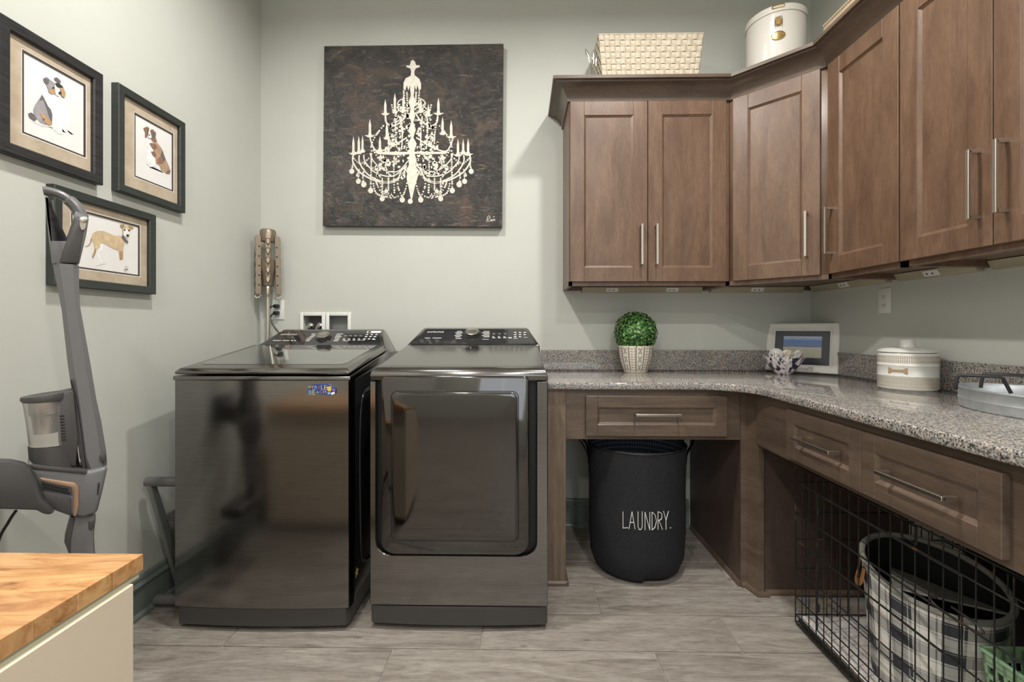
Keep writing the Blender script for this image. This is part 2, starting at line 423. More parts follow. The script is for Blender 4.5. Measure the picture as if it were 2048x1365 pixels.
# diagonal corner unit
D0, D1 = V((1.075, UY, 0)), V((UX, 2.052, 0))
cc = thing('corner_wall_cabinet', 'diagonal corner wall cabinet with one door, below the white tin', 'cabinet', (1.4, 2.4, CB))
cab_body(cc, [(D0.x, D0.y), (D1.x, D1.y), (XR, D1.y), (XR, YB), (D0.x, YB)])
du = (D1 - D0).normalized(); dn = V((du.y, -du.x, 0)); dl = (D1 - D0).length
door(cc, D0 + du * .022 + V((0, 0, DB)), du, dn, dl - .05, DT - DB, dl - .05 - .05, .085)
# right run
Ys = [2.045, 1.652, 1.328, 1.0]
rc1 = thing('wall_cabinet', 'narrow brown wall cabinet with one door, above the wall outlet', 'cabinet', (1.53, 1.85, CB))
cab_body(rc1, [(UX, 1.652), (XR, 1.652), (XR, 2.05), (UX, 2.05)])
door(rc1, (UX, 2.03, DB), (0, -1, 0), (-1, 0, 0), 2.03 - 1.655, DT - DB, .03, .083)
rc2 = thing('wall_cabinet', 'brown wall cabinet with a pair of doors at the right picture edge', 'cabinet', (1.53, 1.33, CB))
cab_body(rc2, [(UX, .99), (XR, .99), (XR, 1.651), (UX, 1.651)])
door(rc2, (UX, 1.648, DB), (0, -1, 0), (-1, 0, 0), 1.648 - 1.33, DT - DB, 1.648 - 1.33 - .037, .083)
door(rc2, (UX, 1.327, DB), (0, -1, 0), (-1, 0, 0), 1.327 - .995, DT - DB, .037, .083)
# crown moulding: cove profile swept along the fronts with mitred corners
path = [V((x0, YB - .001, 0)), V((x0, UY - .004, 0)), V((D0.x + .002, UY - .004, 0)), V((UX - .004, D1.y + .002, 0)), V((UX - .004, .6, 0))]
prof = [(0, 2.322), (.006, 2.322), (.008, 2.334)] + [(.008 + .07 * (1 - math.cos(math.radians(a))), 2.334 + .062 * math.sin(math.radians(a))) for a in (15, 30, 45, 60, 75, 90)]
prof = [(0, 2.322), (.008, 2.322), (.01, 2.333), (.014, 2.346), (.022, 2.36), (.034, 2.374), (.05, 2.385), (.068, 2.392), (.07, 2.398), (.086, 2.399), (.087, 2.414), (.07, 2.415), (0, 2.415)]
def offs(path, d):
    out = []
    for i, p in enumerate(path):
        ns = []
        if i > 0: e = (p - path[i - 1]).normalized(); ns.append(V((e.y, -e.x, 0)))
        if i < len(path) - 1: e = (path[i + 1] - p).normalized(); ns.append(V((e.y, -e.x, 0)))
        if len(ns) == 1: out.append(p + ns[0] * d)
        else: k = (ns[0] + ns[1]); out.append(p + k * (d / (1 + ns[0].dot(ns[1]))))
    return out
def sweep(path, prof):
    cols = [offs(path, -d if False else d) for d, z in prof]
    m = MB(); m.loft([[cols[j][i] + V((0, 0, prof[j][1])) for j in range(len(prof))] for i in range(len(path))])
    return m
# outward is to the left of travel here, so flip
def offs_left(path, d): return offs(path, d)
crown = sweep(path, [(-d if (V((x0, 0, 0)) - V((x0, 1, 0))).y > 0 else d, z) for d, z in prof])
co = crown.build('crown_molding', 'woodh', ang=30); tag(co, 'brown cove crown molding running along the top of the wall cabinets', 'molding')
# plug strips under the cabinets
M['strip'] = plain('cream_power_strip', (.42, .37, .26), rough=.45)
def strip(a, c, lab):
    a, c = V(a), V(c); u = (c - a).normalized(); L = (c - a).length; n = V((u.y, -u.x, 0))
    t = thing('power_strip', lab, 'power strip', (a + c) / 2, 'plug strips under the wall cabinets'); xf = frame_xf(a, u, n)
    m = MB(xf); m.prism([(0, 0, 0), (0, .026, 0), (0, .045, .03), (0, 0, .03)], (L, 0, 0), .001, 1); m.build('housing', 'strip', t)
    k = max(1, int(L / .33))
    for i in range(k):
        s_ = L * (i + .5) / k; m = MB(xf)
        m.prism([(s_ - .035, .0285, .004), (s_ + .035, .0285, .004), (s_ + .035, .0425, .026), (s_ - .035, .0425, .026)], (0, .002, -.001), .0006, 1)
        so = m.build('socket', 'white', t)
        m = MB(xf)
        for q in (-.02, .004): m.box((s_ + q, .034, .010), (s_ + q + .006, .0385, .02))
        m.build('slot', 'dark', so)
strip((.36, YB, 1.364), (1.05, YB, 1.364), 'cream plug strip under the double-door wall cabinet beside the painting')
strip((1.1, YB, 1.364), (XR - .06, YB, 1.364), 'cream plug strip under the corner cabinet on the back wall')
strip((XR, YB - .06, 1.364), (XR, 2.09, 1.364), 'cream plug strip under the corner cabinet on the right wall')
strip((XR, 2.03, 1.364), (XR, 1.68, 1.364), 'cream plug strip under the narrow wall cabinet above the outlet')
strip((XR, 1.63, 1.364), (XR, 1.02, 1.364), 'cream plug strip under the rightmost pair of cabinet doors')

# ================================================================== BASE UNITS
CTZ, CTB = .914, .882
CXF, CYF = .985, 2.035
pts = [(.122, YB - .001), (.122, CYF)] + [(x, y) for x, y in arc((CXF - .2, CYF - .2), .2, 90, 0, 12)] + [(CXF, .25), (XR - .001, .25), (XR - .001, YB - .001)]
wt = thing('granite_worktop', 'L-shaped speckled granite worktop with a curved inner corner', 'worktop', (1.1, 2.2, CTB))
m = MB(); m.prism([(x, y, CTB) for x, y in pts], (0, 0, CTZ - CTB), .006, 3); m.build('slab', 'granite', wt)
tag(MB().box((.122, YB - .02, CTZ), (XR - .021, YB - .001, 1.03), .002, 1).build('backsplash', 'granite'), 'low granite backsplash along the back wall behind the topiary', 'backsplash')
tag(MB().box((XR - .02, .25, CTZ), (XR - .001, YB - .001, 1.03), .002, 1).build('backsplash', 'granite'), 'low granite backsplash along the right wall behind the treat jar', 'backsplash')
AP0 = .655                                              # apron bottom
du_ = thing('desk_unit', 'brown knee-space unit with one drawer over the laundry hamper', 'cabinet', (.55, 2.3, 0))
MB().box((.125, 2.056, 0), (.207, YB - .03, CTB), .002, 1).build('side_panel', 'woodlt', du_)
b = MB(); b.box((.207, 2.062, AP0), (.99, 2.082, CTB), .001, 1); b.build('apron', 'woodh', du_)
b = MB(); b.prism([(0, 2.056, .0), (0, 2.04, 0), (0, 2.042, .012), (0, 2.05, .02), (0, 2.056, .02)], (.09, 0, 0))
for v in b.bm.verts: v.co.x += .125
b.box((.2075, 2.04, 0), (.219, 2.3, .018), .004); b.build('shoe_molding', 'woodh', du_)
dx0, dx1 = P(1172, 830, Y=2.042).x, P(1455, 830, Y=2.042).x
door(du_, (dx0, 2.062, .674), (1, 0, 0), (0, -1, 0), dx1 - dx0, .18, (dx1 - dx0) / 2, .1, hl=.2, mat='woodh', st=.052, name='drawer', horiz=True)
# closed corner box between the two knee spaces
cb = thing('corner_base_cabinet', 'closed dark brown corner base unit with a narrow angled post', 'cabinet', (1.3, 2.3, 0))
poly = [(.99, 2.056), (1.012, 2.056), (1.032, 1.985), (1.055, 1.985), (1.055, 2.0), (XR - .001, 2.0), (XR - .001, YB - .001), (.99, YB - .001)]
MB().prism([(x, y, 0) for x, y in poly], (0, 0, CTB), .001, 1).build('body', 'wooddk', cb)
MB().prism([(.9885, 2.054, 0), (1.011, 2.054, 0), (1.031, 1.983, 0), (1.053, 1.983, 0), (1.053, 1.992, 0), (1.036, 1.992, 0), (1.016, 2.06, 0), (.9885, 2.06, 0)], (0, 0, CTB - .001)).build('post', 'woodh', cb)
sweep([V((.99, YB - .03, 0)), V((.99, 2.056, 0))], [(.0005, 0), (.014, 0), (.013, .01), (.007, .019), (.0005, .021)]).build('shoe_molding', 'woodh', du_, ang=20)
sp = [V((.9895, 2.056, 0)), V((1.012, 2.056, 0)), V((1.032, 1.985, 0)), V((1.06, 1.985, 0)), V((1.06, 1.999, 0)), V((XR - .04, 1.999, 0))]
m = sweep(sp, [(.0005, 0), (.014, 0), (.013, .01), (.007, .019), (.0005, .021)]); m.build('shoe_molding', 'woodh', cb, ang=20)
# right run
ru = thing('desk_unit', 'brown right-hand unit with two drawers above the dog crate', 'cabinet', (1.05, 1.3, 0))
RX = 1.02
b = MB(); b.box((RX, .3, AP0), (RX + .02, 1.982, CTB), .001, 1); b.build('apron', 'woodh', ru)
MB().box((RX, .3, 0), (XR - .001, .32, CTB), .001, 1).build('side_panel', 'wood', ru)
y1, y2, y3 = P(1572, 900, X=1.0).y, P(1722, 950, X=1.0).y, P(2003, 1050, X=1.0).y
for ya, yb_ in ((y1, y2 + .001), (y2 - .001, y3)):
    door(ru, (RX, ya, .674), (0, -1, 0), (-1, 0, 0), ya - yb_, .18, (ya - yb_) / 2, .092, hl=.2, mat='woodh', st=.05, name='drawer', horiz=True)

# ================================================================== WASHER AND DRYER
def tprism(m, prof, x0, x1, inset=None, bev=.006, seg=2):
    """extrude a (y, z) profile from x0 to x1; inset[i] narrows both ends at profile point i"""
    ins = inset or [0] * len(prof); tb = bmesh.new()
    A = [tb.verts.new((x0 + i, y, z)) for (y, z), i in zip(prof, ins)]; B = [tb.verts.new((x1 - i, y, z)) for (y, z), i in zip(prof, ins)]
    n = len(prof); tb.faces.new(A); tb.faces.new(B[::-1])
    for i in range(n): tb.faces.new((A[i], B[i], B[(i + 1) % n], A[(i + 1) % n]))
    bmesh.ops.recalc_face_normals(tb, faces=tb.faces)
    if bev: bmesh.ops.bevel(tb, geom=tb.edges[:], offset=bev, segments=seg, profile=.5, affect='EDGES')
    m._merge(tb); return m
def bulged(m, x0, x1, z0, z1, yf, yb, bulge, r=.012, n=14):
    """front sheet with a slight convex curve in plan and rounded vertical corners"""
    pts = [(x0, yb), (x0, yf + r)]
    for i in range(n + 1):
        s_ = i / n; x = x0 + r * .6 + (x1 - x0 - r * 1.2) * s_
        pts.append((x, yf - bulge * (1 - (2 * s_ - 1) ** 2)))
    pts += [(x1, yf + r), (x1, yb)]
    m.prism([(x, y, z0) for x, y in pts], (0, 0, z1 - z0)); return m
def console(t, x0, x1, yf, zf, yt, zt, yb, zb, prints, logo, mat='steeltop'):
    cxm = (x0 + x1) / 2
    m = MB(); tprism(m, [(yf, zf), (yt - .008, zt), (yt + .03, zt + .004), (yb, zt - .012), (yb, zb), (yf, zb)], x0, x1, [.004, .062, .066, .066, .004, .004], .008, 3)
    c = m.build('console', mat, t)
    n = V((0, -(zt - zf), (yt - .008 - yf))).normalized(); O = V((cxm, yf, zf))
    up = V((0, (yt - .008 - yf), zt - zf)).normalized(); hgt = V((0, yt - .008 - yf, zt - zf)).length
    on = lambda px, py, l=.0022: PP(px, py, O + n * l, n)
    # glossy black control panel lying on the slope
    pl = MB(); s0, s1 = .06, .93
    def e(s_, side, l): 
        ins = .012 + .058 * s_ + .012
        return V((x0 + ins if side < 0 else x1 - ins, 0, 0)) + V((0, yf, zf)) + up * (hgt * s_) + n * l
    q = [e(s0, -1, .0016), e(s0, 1, .0016), e(s1, 1, .0016), e(s1, -1, .0016)]
    pl.prism([p - n * .003 for p in q], n * .003, .0008, 1); panel = pl.build('control_panel', 'blackgloss', c)
    u = V((1, 0, 0))
    # printed marks: small bars given as pixel rectangles
    m = MB()
    for (a, b_, w_, h_) in prints:
        p = on(a, b_); d = p.y / FPX
        hh = h_ * d * 1.6; ww = w_ * d
        m.face([p - u * ww / 2 - up * hh / 2, p + u * ww / 2 - up * hh / 2, p + u * ww / 2 + up * hh / 2, p - u * ww / 2 + up * hh / 2])
    m.build('printed_markings', 'print', c, kind='stuff')
    p = on(logo[0], logo[1]); text('lettering', 'SAMSUNG', logo[2] * p.y / FPX, p, u, up, 'print', c)
    # dial
    k = logo[3]; p = on(k[0], k[1], .001); d = p.y / FPX; r = k[2] * d / 2
    Mx = Matrix((u, up, n)).transposed()
    MB().lathe([(r * 1.18, 0), (r * 1.18, .004), (r * 1.1, .006), (r * 1.0, .006)], p, 32, M4=Mx).build('dial_ring', 'blackgloss', c)
    dl_ = MB().lathe([(r * 1.0, .005), (r * .98, .012), (r * .95, .014), (r * .9, .0145)], p, 36, M4=Mx).build('dial', 'blackgloss', c)
    MB().lathe([(r * .96, .0142), (r * .95, .0165), (r * .85, .018), (0.001, .0182)], p, 36, M4=Mx).build('dial_cap', 'knob', c)
    return c, n, up
wx0, wx1, wy = -1.329, -.646, 1.722
wa = thing('washing_machine', 'dark steel top-loading washing machine with a glossy tinted lid, beside the left wall', 'washer', ((wx0 + wx1) / 2, 2.08, 0))
m = MB(); tprism(m, [(wy + .02, .1), (wy + .02, .95), (2.25, 1.035), (2.43, 1.035), (2.43, .1)], wx0 + .002, wx1 - .002, None, .006); m.build('cabinet', 'side', wa)
# side panel pressing on the right flank
for yy, r_ in ((1.86, .012), (1.93, .012)):
    pass
m = MB(); m.tube(bez([(wx1 - .002, 1.95, .9), (wx1 - .002, 1.86, .87), (wx1 - .002, 1.83, .7), (wx1 - .002, 1.84, .3), (wx1 - .002, 1.87, .2), (wx1 - .002, 1.96, .17)], 6), .006, 8)
m.build('side_rib', 'side', wa)
m = MB(); bulged(m, wx0, wx1, .092, .958, wy, wy + .05, .012); m.build('front_panel', 'steel', wa)
m = MB(); bulged(m, wx0 + .012, wx1 - .012, .022, .09, wy + .004, wy + .05, .012); m.box((wx0 + .01, wy + .04, .022), (wx1 - .01, 2.42, .1)); m.build('toe_kick', 'toe', wa)
m = MB(); tprism(m, [(wy - .004, .958), (wy - .002, .974), (2.24, 1.05), (2.24, 1.0), (wy + .06, .955)], wx0 - .001, wx1 + .001, None, .004); m.build('top_deck', 'steeltop', wa)
m = MB(); tprism(m, [(wy + .0, .98), (wy - .004, .99), (wy + .012, 1.004), (2.225, 1.076), (2.225, 1.05)], wx0 + .004, wx1 - .004, [0, 0, .014, .014, 0], .005, 3); lid = m.build('lid', 'steeltop', wa)
def lidpt(x, y, l): return V((x, y, 1.004 + (y - wy - .012) * (.072 / (2.225 - wy - .012)) + l))
g = rrect(wx0 + .045, 1.795, wx1 - .05, 2.21, [.03, .03, .005, .005])
m = MB(); m.prism([lidpt(x, y, -.002) for x, y in g], (0, 0, .0032)); m.build('lid_glass', 'lidglass', lid)
for fx in (wx0 + .05, wx1 - .07):
    for fy in (wy + .08, 2.36): MB().lathe([(.016, .022), (.016, .008), (.022, .006), (.022, 0)], (fx, fy, 0), 12).build('foot', 'black', wa)
pr = []
for i in range(6): pr += [(628 - i * 2.2 + random.uniform(-2, 2), 668.5 + i * 2.7, 9 + random.uniform(-1, 3), 1.1)]
for i in range(6): pr += [(680 - i * 2 + random.uniform(-2, 2), 668.5 + i * 2.7, 11 + random.uniform(-2, 2), 1.1)]
for i in range(4): pr += [(691 + i * 10, 672, 6, .6), (688 + i * 10, 678, 4, 1.2), (688 + i * 10, 680.6, 6, 1.2)]
for i in range(3): pr += [(734 + i * 9.5, 669.5, 4, 2), (732 + i * 9, 673.7, 5, 2), (729 + i * 9, 678.3, 5, 2)]
pr += [(554, 681.5, 17, 1.1), (572, 681.5, 14, 1.1), (584, 681.5, 4, 1.6), (590, 681.5, 3, 1.6), (692, 682.5, 9, .5), (726, 680.8, 7, .8), (748, 679.5, 8, .6)]
cons, cn, cu_ = console(wa, wx0 + .03, wx1 - .004, 2.205, 1.068, 2.36, 1.149, 2.43, 1.02, pr, (578, 669.5, 33, (647, 675, 27)))
# energy label on the console
p = PP(748, 664.5, V((wx0, 2.205, 1.068)) + cn * .0026, cn); d = p.y / FPX
MB().prism([p + V((1, 0, 0)) * a * d + cu_ * b_ * d for a, b_ in ((-14, -4), (14, -4), (14, 4), (-14, 4))], cn * .0004).build('paper_label', 'white', cons)
MB().prism([p + V((1, 0, 0)) * a * d + cu_ * b_ * d + cn * .0005 for a, b_ in ((-12, -3), (-6, -3), (-6, 3), (-12, 3))], cn * .0002).build('label_mark', 'dark', cons)
# dryer
dx0, dx1, dy = -.577, .107, 1.738
dr = thing('tumble_dryer', 'dark steel front-loading dryer with a big tinted door, beside the wooden leg panel', 'dryer', ((dx0 + dx1) / 2, 2.1, 0))
m = MB(); tprism(m, [(dy + .03, .1), (dy + .03, .95), (2.25, 1.03), (2.44, 1.03), (2.44, .1)], dx0 + .004, dx1 - .004, None, .006); m.build('cabinet', 'side', dr)
# front sheet with a U-shaped recess for the door
ox0, ox1 = P(752, 900, Y=dy).x, P(1073, 900, Y=dy).x; oz0 = P(900, 1112, Y=dy).z
FZ = .953
m = MB(); z_mid = oz0
rr_ = .055
out = [(dx0, .093), (dx1, .093), (dx1, FZ), (ox1, FZ)] + [(x, z) for x, z in arc((ox1 - rr_, oz0 + rr_), rr_, 0, -90, 8)] + [(x, z) for x, z in arc((ox0 + rr_, oz0 + rr_), rr_, 270, 180, 8)] + [(ox0, FZ), (dx0, FZ)]
m.prism([(x, dy, z) for x, z in out], (0, .05, 0), .003, 1); m.build('front_panel', 'steel', dr)
MB().box((ox0 - .002, dy + .028, oz0 - .002), (ox1 + .002, dy + .06, FZ + .02)).build('door_recess', 'dark', dr)
m = MB(); bulged(m, dx0 + .002, dx1 - .002, .024, .09, dy + .004, dy + .05, .012); m.box((dx0 + .01, dy + .04, .024), (dx1 - .01, 2.43, .1)); m.build('toe_kick', 'toe', dr)
m = MB(); tprism(m, [(dy + .004, .955), (dy - .003, .975), (dy + .002, .992), (dy + .016, 1.004), (dy + .045, 1.012), (2.25, 1.078), (2.44, 1.078), (2.44, 1.0), (dy + .06, .955)], dx0, dx1, [0, 0, .003, .012, .024, .024, .024, 0, 0], .005, 3); m.build('top_cover', 'steeltop', dr)
ex0, ex1 = P(762, 900, Y=dy - .012).x, P(1058, 900, Y=dy - .012).x
ez0, ez1 = P(900, 1110, Y=dy - .012).z, P(900, 753, Y=dy - .012).z
m = MB(); m.prism([(x, dy - .014, z) for x, z in rrect(ex0, ez0, ex1, ez1, [.055, .055, .02, .02], 8)], (0, .04, 0), .005, 2); do = m.build('door', 'doorglass', dr)
q = rrect(P(782, 900, Y=dy - .015).x, P(900, 1083, Y=dy - .015).z, P(1037, 900, Y=dy - .015).x, P(900, 783, Y=dy - .015).z, .025, 8)
m = MB(); sec = [[V((x, dy - .0142, z)) for x, z in q]]
cxq = sum(x for x, z in q) / len(q); czq = sum(z for x, z in q) / len(q)
m.tube([V((x, dy - .0142, z)) for x, z in q], .0016, 6, loop=True); m.build('window_groove', 'dark', do)
for k_, (sc_, yy) in enumerate(((.985, -.0146), (.97, -.0165), (.93, -.0178), (.6, -.0186), (.02, -.0188))):
    sec.append([V((cxq + (x - cxq) * sc_, dy + yy, czq + (z - czq) * (1 - (1 - sc_) * .9))) for x, z in q])
m = MB(); m.loft(sec[1:], cap=True); m.build('window_glass', 'doorglass', do, ang=60)
for fx in (dx0 + .06, dx1 - .06):
    for fy in (dy + .08, 2.38): MB().lathe([(.016, .024), (.016, .008), (.022, .006), (.022, 0)], (fx, fy, 0), 12).build('foot', 'black', dr)
pr = []
for i in range(5): pr += [(919 - i * .8, 663.3 + i * 2.7, 10 + (i % 2) * 5, 1.1)]
for i in range(5): pr += [(973 + (i % 2) * -1.5, 663.3 + i * 2.7, 12 + (i % 2) * 3, 1.1)]
pr += [(917, 677.5, 12, 1), (971, 679, 13, .7)]
for i in range(3): pr += [(988 + i * 11, 668, 4, .7), (986.5 + i * 11, 673.5, 3.5, 1), (987.5 + i * 11, 676, 6, 1.3)]
pr += [(1020, 676, 7, 1.6)]
for i in range(3):
    for j in range(3):
        if not (i == 2 and j == 2): pr.append((1030.5 + i * 9.5, 665.3 + j * 4.3, 4.5, 1.6))
pr += [(855, 676.5, 11, 1), (874, 676.5, 18, 1), (1031, 677.2, 8, .7), (1051, 675, 8, .6)]
console(dr, dx0 + .012, dx1 - .004, 2.235, 1.074, 2.375, 1.157, 2.44, 1.02, pr, (871, 664.5, 33, (944.5, 668, 28)))
# souvenir magnet on the washer front
mg = thing('souvenir_magnet', 'colourful MYRTLE BEACH lettered magnet on the washer front', 'magnet', P(644, 790, Y=wy - .008))
yy = wy - .0125
cols = {'y': (.75, .55, .12), 'b': (.25, .5, .75), 'p': (.45, .2, .55), 'r': (.7, .12, .15), 'g': (.35, .6, .2), 'w': (.85, .85, .85), 'o': (.8, .4, .1), 'n': (.03, .06, .25)}
for k, c in cols.items(): M['mg_' + k] = plain('magnet_' + k, c, rough=.35)
m = MB(); m.prism([P(a, b_, Y=yy + .004) for a, b_ in ((615, 772), (627, 769), (655, 768), (665, 772), (672, 779), (671, 788), (664, 792), (652, 790), (616, 789))], (0, .005, 0), .0008, 1); m.build('backing', 'mg_n', mg)
U, Vv = V((1, 0, 0)), V((0, 0, 1))
def letters(s_, cs, x0_, x1_, y_, h):
    for i, (ch, c) in enumerate(zip(s_, cs)):
        px = x0_ + (x1_ - x0_) * (i + .5) / len(s_); wd = (x1_ - x0_) / len(s_) * .82 * yy / FPX
        o = text('letter', ch, wd, P(px, y_ + random.uniform(-.8, .8), Y=yy + .0035), U, Vv, 'mg_' + c, mg, lift=.0)
letters('MYRTLE', 'yybrgy', 616, 654, 775.5, 7); letters('BEACH', 'bygpo', 617, 653, 785, 7)
m = MB(); m.prism([P(a, b_, Y=yy + .0035) for a, b_ in ((653, 774), (663, 773), (662, 783), (656, 783))], (0, -.001, 0)); m.build('umbrella', 'mg_y', mg)
m = MB(); m.prism([P(a, b_, Y=yy + .0035) for a, b_ in ((662, 786), (669, 783.5), (670, 788), (663, 791))], (0, -.001, 0)); m.build('towel', 'mg_w', mg)
m = MB(); m.prism([P(a, b_, Y=yy + .0035) for a, b_ in ((655, 785), (661, 784.5), (661, 789), (656, 789.5))], (0, -.001, 0)); m.build('wave', 'mg_b', mg)
m = MB(); m.prism([P(a, b_, Y=yy + .0035) for a, b_ in ((664, 778), (671, 779.5), (670, 782), (664.5, 781))], (0, -.001, 0)); m.build('shell', 'mg_p', mg)
# little star sticker on the washer's right flank
c = V((wx1 + .0002, 1.79, .19)); m = MB(); pts_ = []
for k in range(10):
    a = math.pi / 2 + k * math.pi / 5; r_ = .02 if k % 2 == 0 else .008; pts_.append(c + V((0, r_ * math.cos(a), r_ * math.sin(a))))
m.prism(pts_, (.0008, 0, 0)); tag(m.build('star_sticker', plain('star_yellow', (.6, .5, .12))), 'tiny yellow star sticker low on the washer side', 'sticker')

# valve box in the back wall behind the washer
vb = thing('valve_box', 'white twin-frame recessed laundry valve box in the wall above the washer', 'valve box', ((hx0 + hx1) / 2, YB, hz0))
xm = P(652, 650, Y=YB).x; t_ = .021
for a, c in ((hx0 - .018, xm - .0015), (xm + .0015, hx1 + .018)):
    m = MB()
    for q0, q1 in (((a, hz0 - .018), (a + t_, hz1 + .02)), ((c - t_, hz0 - .018), (c, hz1 + .02)), ((a + t_, hz1 - .001), (c - t_, hz1 + .02)), ((a + t_, hz0 - .018), (c - t_, hz0))):
        m.box((q0[0], YB - .01, q0[1]), (q1[0], YB - .0005, q1[1]), .004, 2)
    m.build('frame', 'white', vb)
M['grey'] = plain('grey_box_liner', (.42, .42, .42), rough=.5)
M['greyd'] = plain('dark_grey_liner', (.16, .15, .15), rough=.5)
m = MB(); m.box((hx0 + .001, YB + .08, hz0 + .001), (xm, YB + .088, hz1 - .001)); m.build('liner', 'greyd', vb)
m = MB(); m.box((xm, YB + .08, hz0 + .001), (hx1 - .001, YB + .088, hz1 - .001)); m.box((xm - .004, YB + .002, hz0 + .001), (xm + .004, YB + .08, hz1 - .001)); m.build('liner', 'grey', vb)
M['hose'] = plain('braided_hose', (.5, .48, .46), rough=.3, metal=.7)
for px in (618, 637):
    q = P(px, 660, Y=YB + .03); m = MB()
    m.tube(bez([q + V((-.012, 0, -.05)), q + V((-.012, 0, 0)), q + V((.004, 0, .035)), q + V((.022, 0, .03)), q + V((.018, .02, .018))], 6), .009, 10); m.build('supply_hose', 'hose', vb)
    MB().lathe([(.014, 0), (.014, .006), (.008, .01), (.003, .012)], q + V((.018, -.012, .024)), 12, M4=Matrix(((1, 0, 0), (0, 0, -1), (0, 1, 0)))).build('valve_knob', 'chrome', vb)

# wall outlets
def outlet(c, u, n, lab, name='wall_outlet'):
    t = thing(name, lab, 'outlet', V(c) + V(n) * .001); xf = frame_xf(V(c), u, n)
    m = MB(xf); m.box((-.036, .0005, -.058), (.036, .006, .058), .003, 2); m.build('cover_plate', 'white', t)
    for z in (.02, -.02):
        m = MB(xf); m.prism([(x, .006, z + zz) for x, zz in rrect(-.017, -.014, .017, .014, .007)], (0, .0015, 0)); s_ = m.build('socket', 'white', t)
        m = MB(xf); m.box((-.008, .0074, z - .003), (-.0055, .008, z + .007)); m.box((.0055, .0074, z - .003), (.008, .008, z + .006)); m.prism([(x, .0074, z - .009 + zz) for x, zz in rrect(-.0025, -.0025, .0025, .0025, .0024, 4)], (0, .0006, 0)); m.build('slot', 'dark', s_)
    MB(xf).lathe([(.003, 0), (.003, .001), (0.0005, .0015)], (0, .006, 0), 8).build('screw', 'nickel', t)
    return t
outlet(P(1770.5, 602, X=XR), (0, -1, 0), (-1, 0, 0), 'white double wall outlet on the right wall above the treat jar')
oc = P(557, 620, Y=YB); outlet(oc, (1, 0, 0), (0, -1, 0), 'white wall outlet with two black plugs, behind the washer')
for k, z in enumerate((.02, -.02)):
    q = oc + V((0, -.009, z)); m = MB()
    pth = ([q + V((-.012, -.02, 0)), q + V((-.03, -.03, -.015)), q + V((-.035, -.035, -.1)), q + V((-.03, -.03, -.3)), q + V((-.02, -.03, -.62))] if k == 0 else
           [q + V((-.012, -.02, 0)), q + V((-.028, -.03, -.03)), q + V((0, -.04, -.08)), q + V((.045, -.05, -.14)), q + V((.09, -.05, -.3)), q + V((.1, -.04, -.6))])
    par = wa if k == 0 else thing('extension_cord', 'thin black cord from the lower socket behind the washer', 'cord', q)  # lower cord is the dryer's own power lead, kept as a separate thing
    m.tube(bez(pth, 8), .0045, 8); cd = m.build('power_cord' if k == 0 else 'cable', 'black', par)
    m = MB(); m.box(q + V((-.015, -.028, -.011)), q + V((.015, 0, .011)), .006, 2); m.build('plug', 'black', cd if k == 0 else par)

# ================================================================== LEFT WALL PICTURES
M['frameblk'] = noisy('black_wood_frame', [(.35, (.014, .014, .016)), (.65, (.035, .034, .036))], scale=(2, 2, 30), ns=6, rough=.4)
M['framegrn'] = noisy('dark_green_black_frame', [(.35, (.026, .031, .029)), (.65, (.036, .042, .039))], scale=(2, 2, 12), ns=6, rough=.4)
M['matboard'] = noisy('tan_suede_mat', [(.3, (.4, .32, .235)), (.7, (.55, .465, .36))], ns=16, detail=5, rough=.85)
M['paper'] = noisy('watercolour_paper', [(.3, (.76, .745, .735)), (.7, (.82, .81, .8))], ns=8, rough=.8)
M['maroon'] = plain('dark_inner_mat', (.05, .035, .035), rough=.7)
M['bevelw'] = plain('white_mat_bevel', (.85, .84, .8), rough=.7)
M['glass'] = plain('clear_glass', (1, 1, 1), rough=.02, trans=1, ior=1.45)
ART = {}
def artm(c):
    if c not in ART: ART[c] = noisy('watercolour', [(.3, tuple(x * .8 for x in c)), (.7, tuple(min(1, x * 1.2) for x in c))], ns=45, detail=5, rough=.85)
    return ART[c]
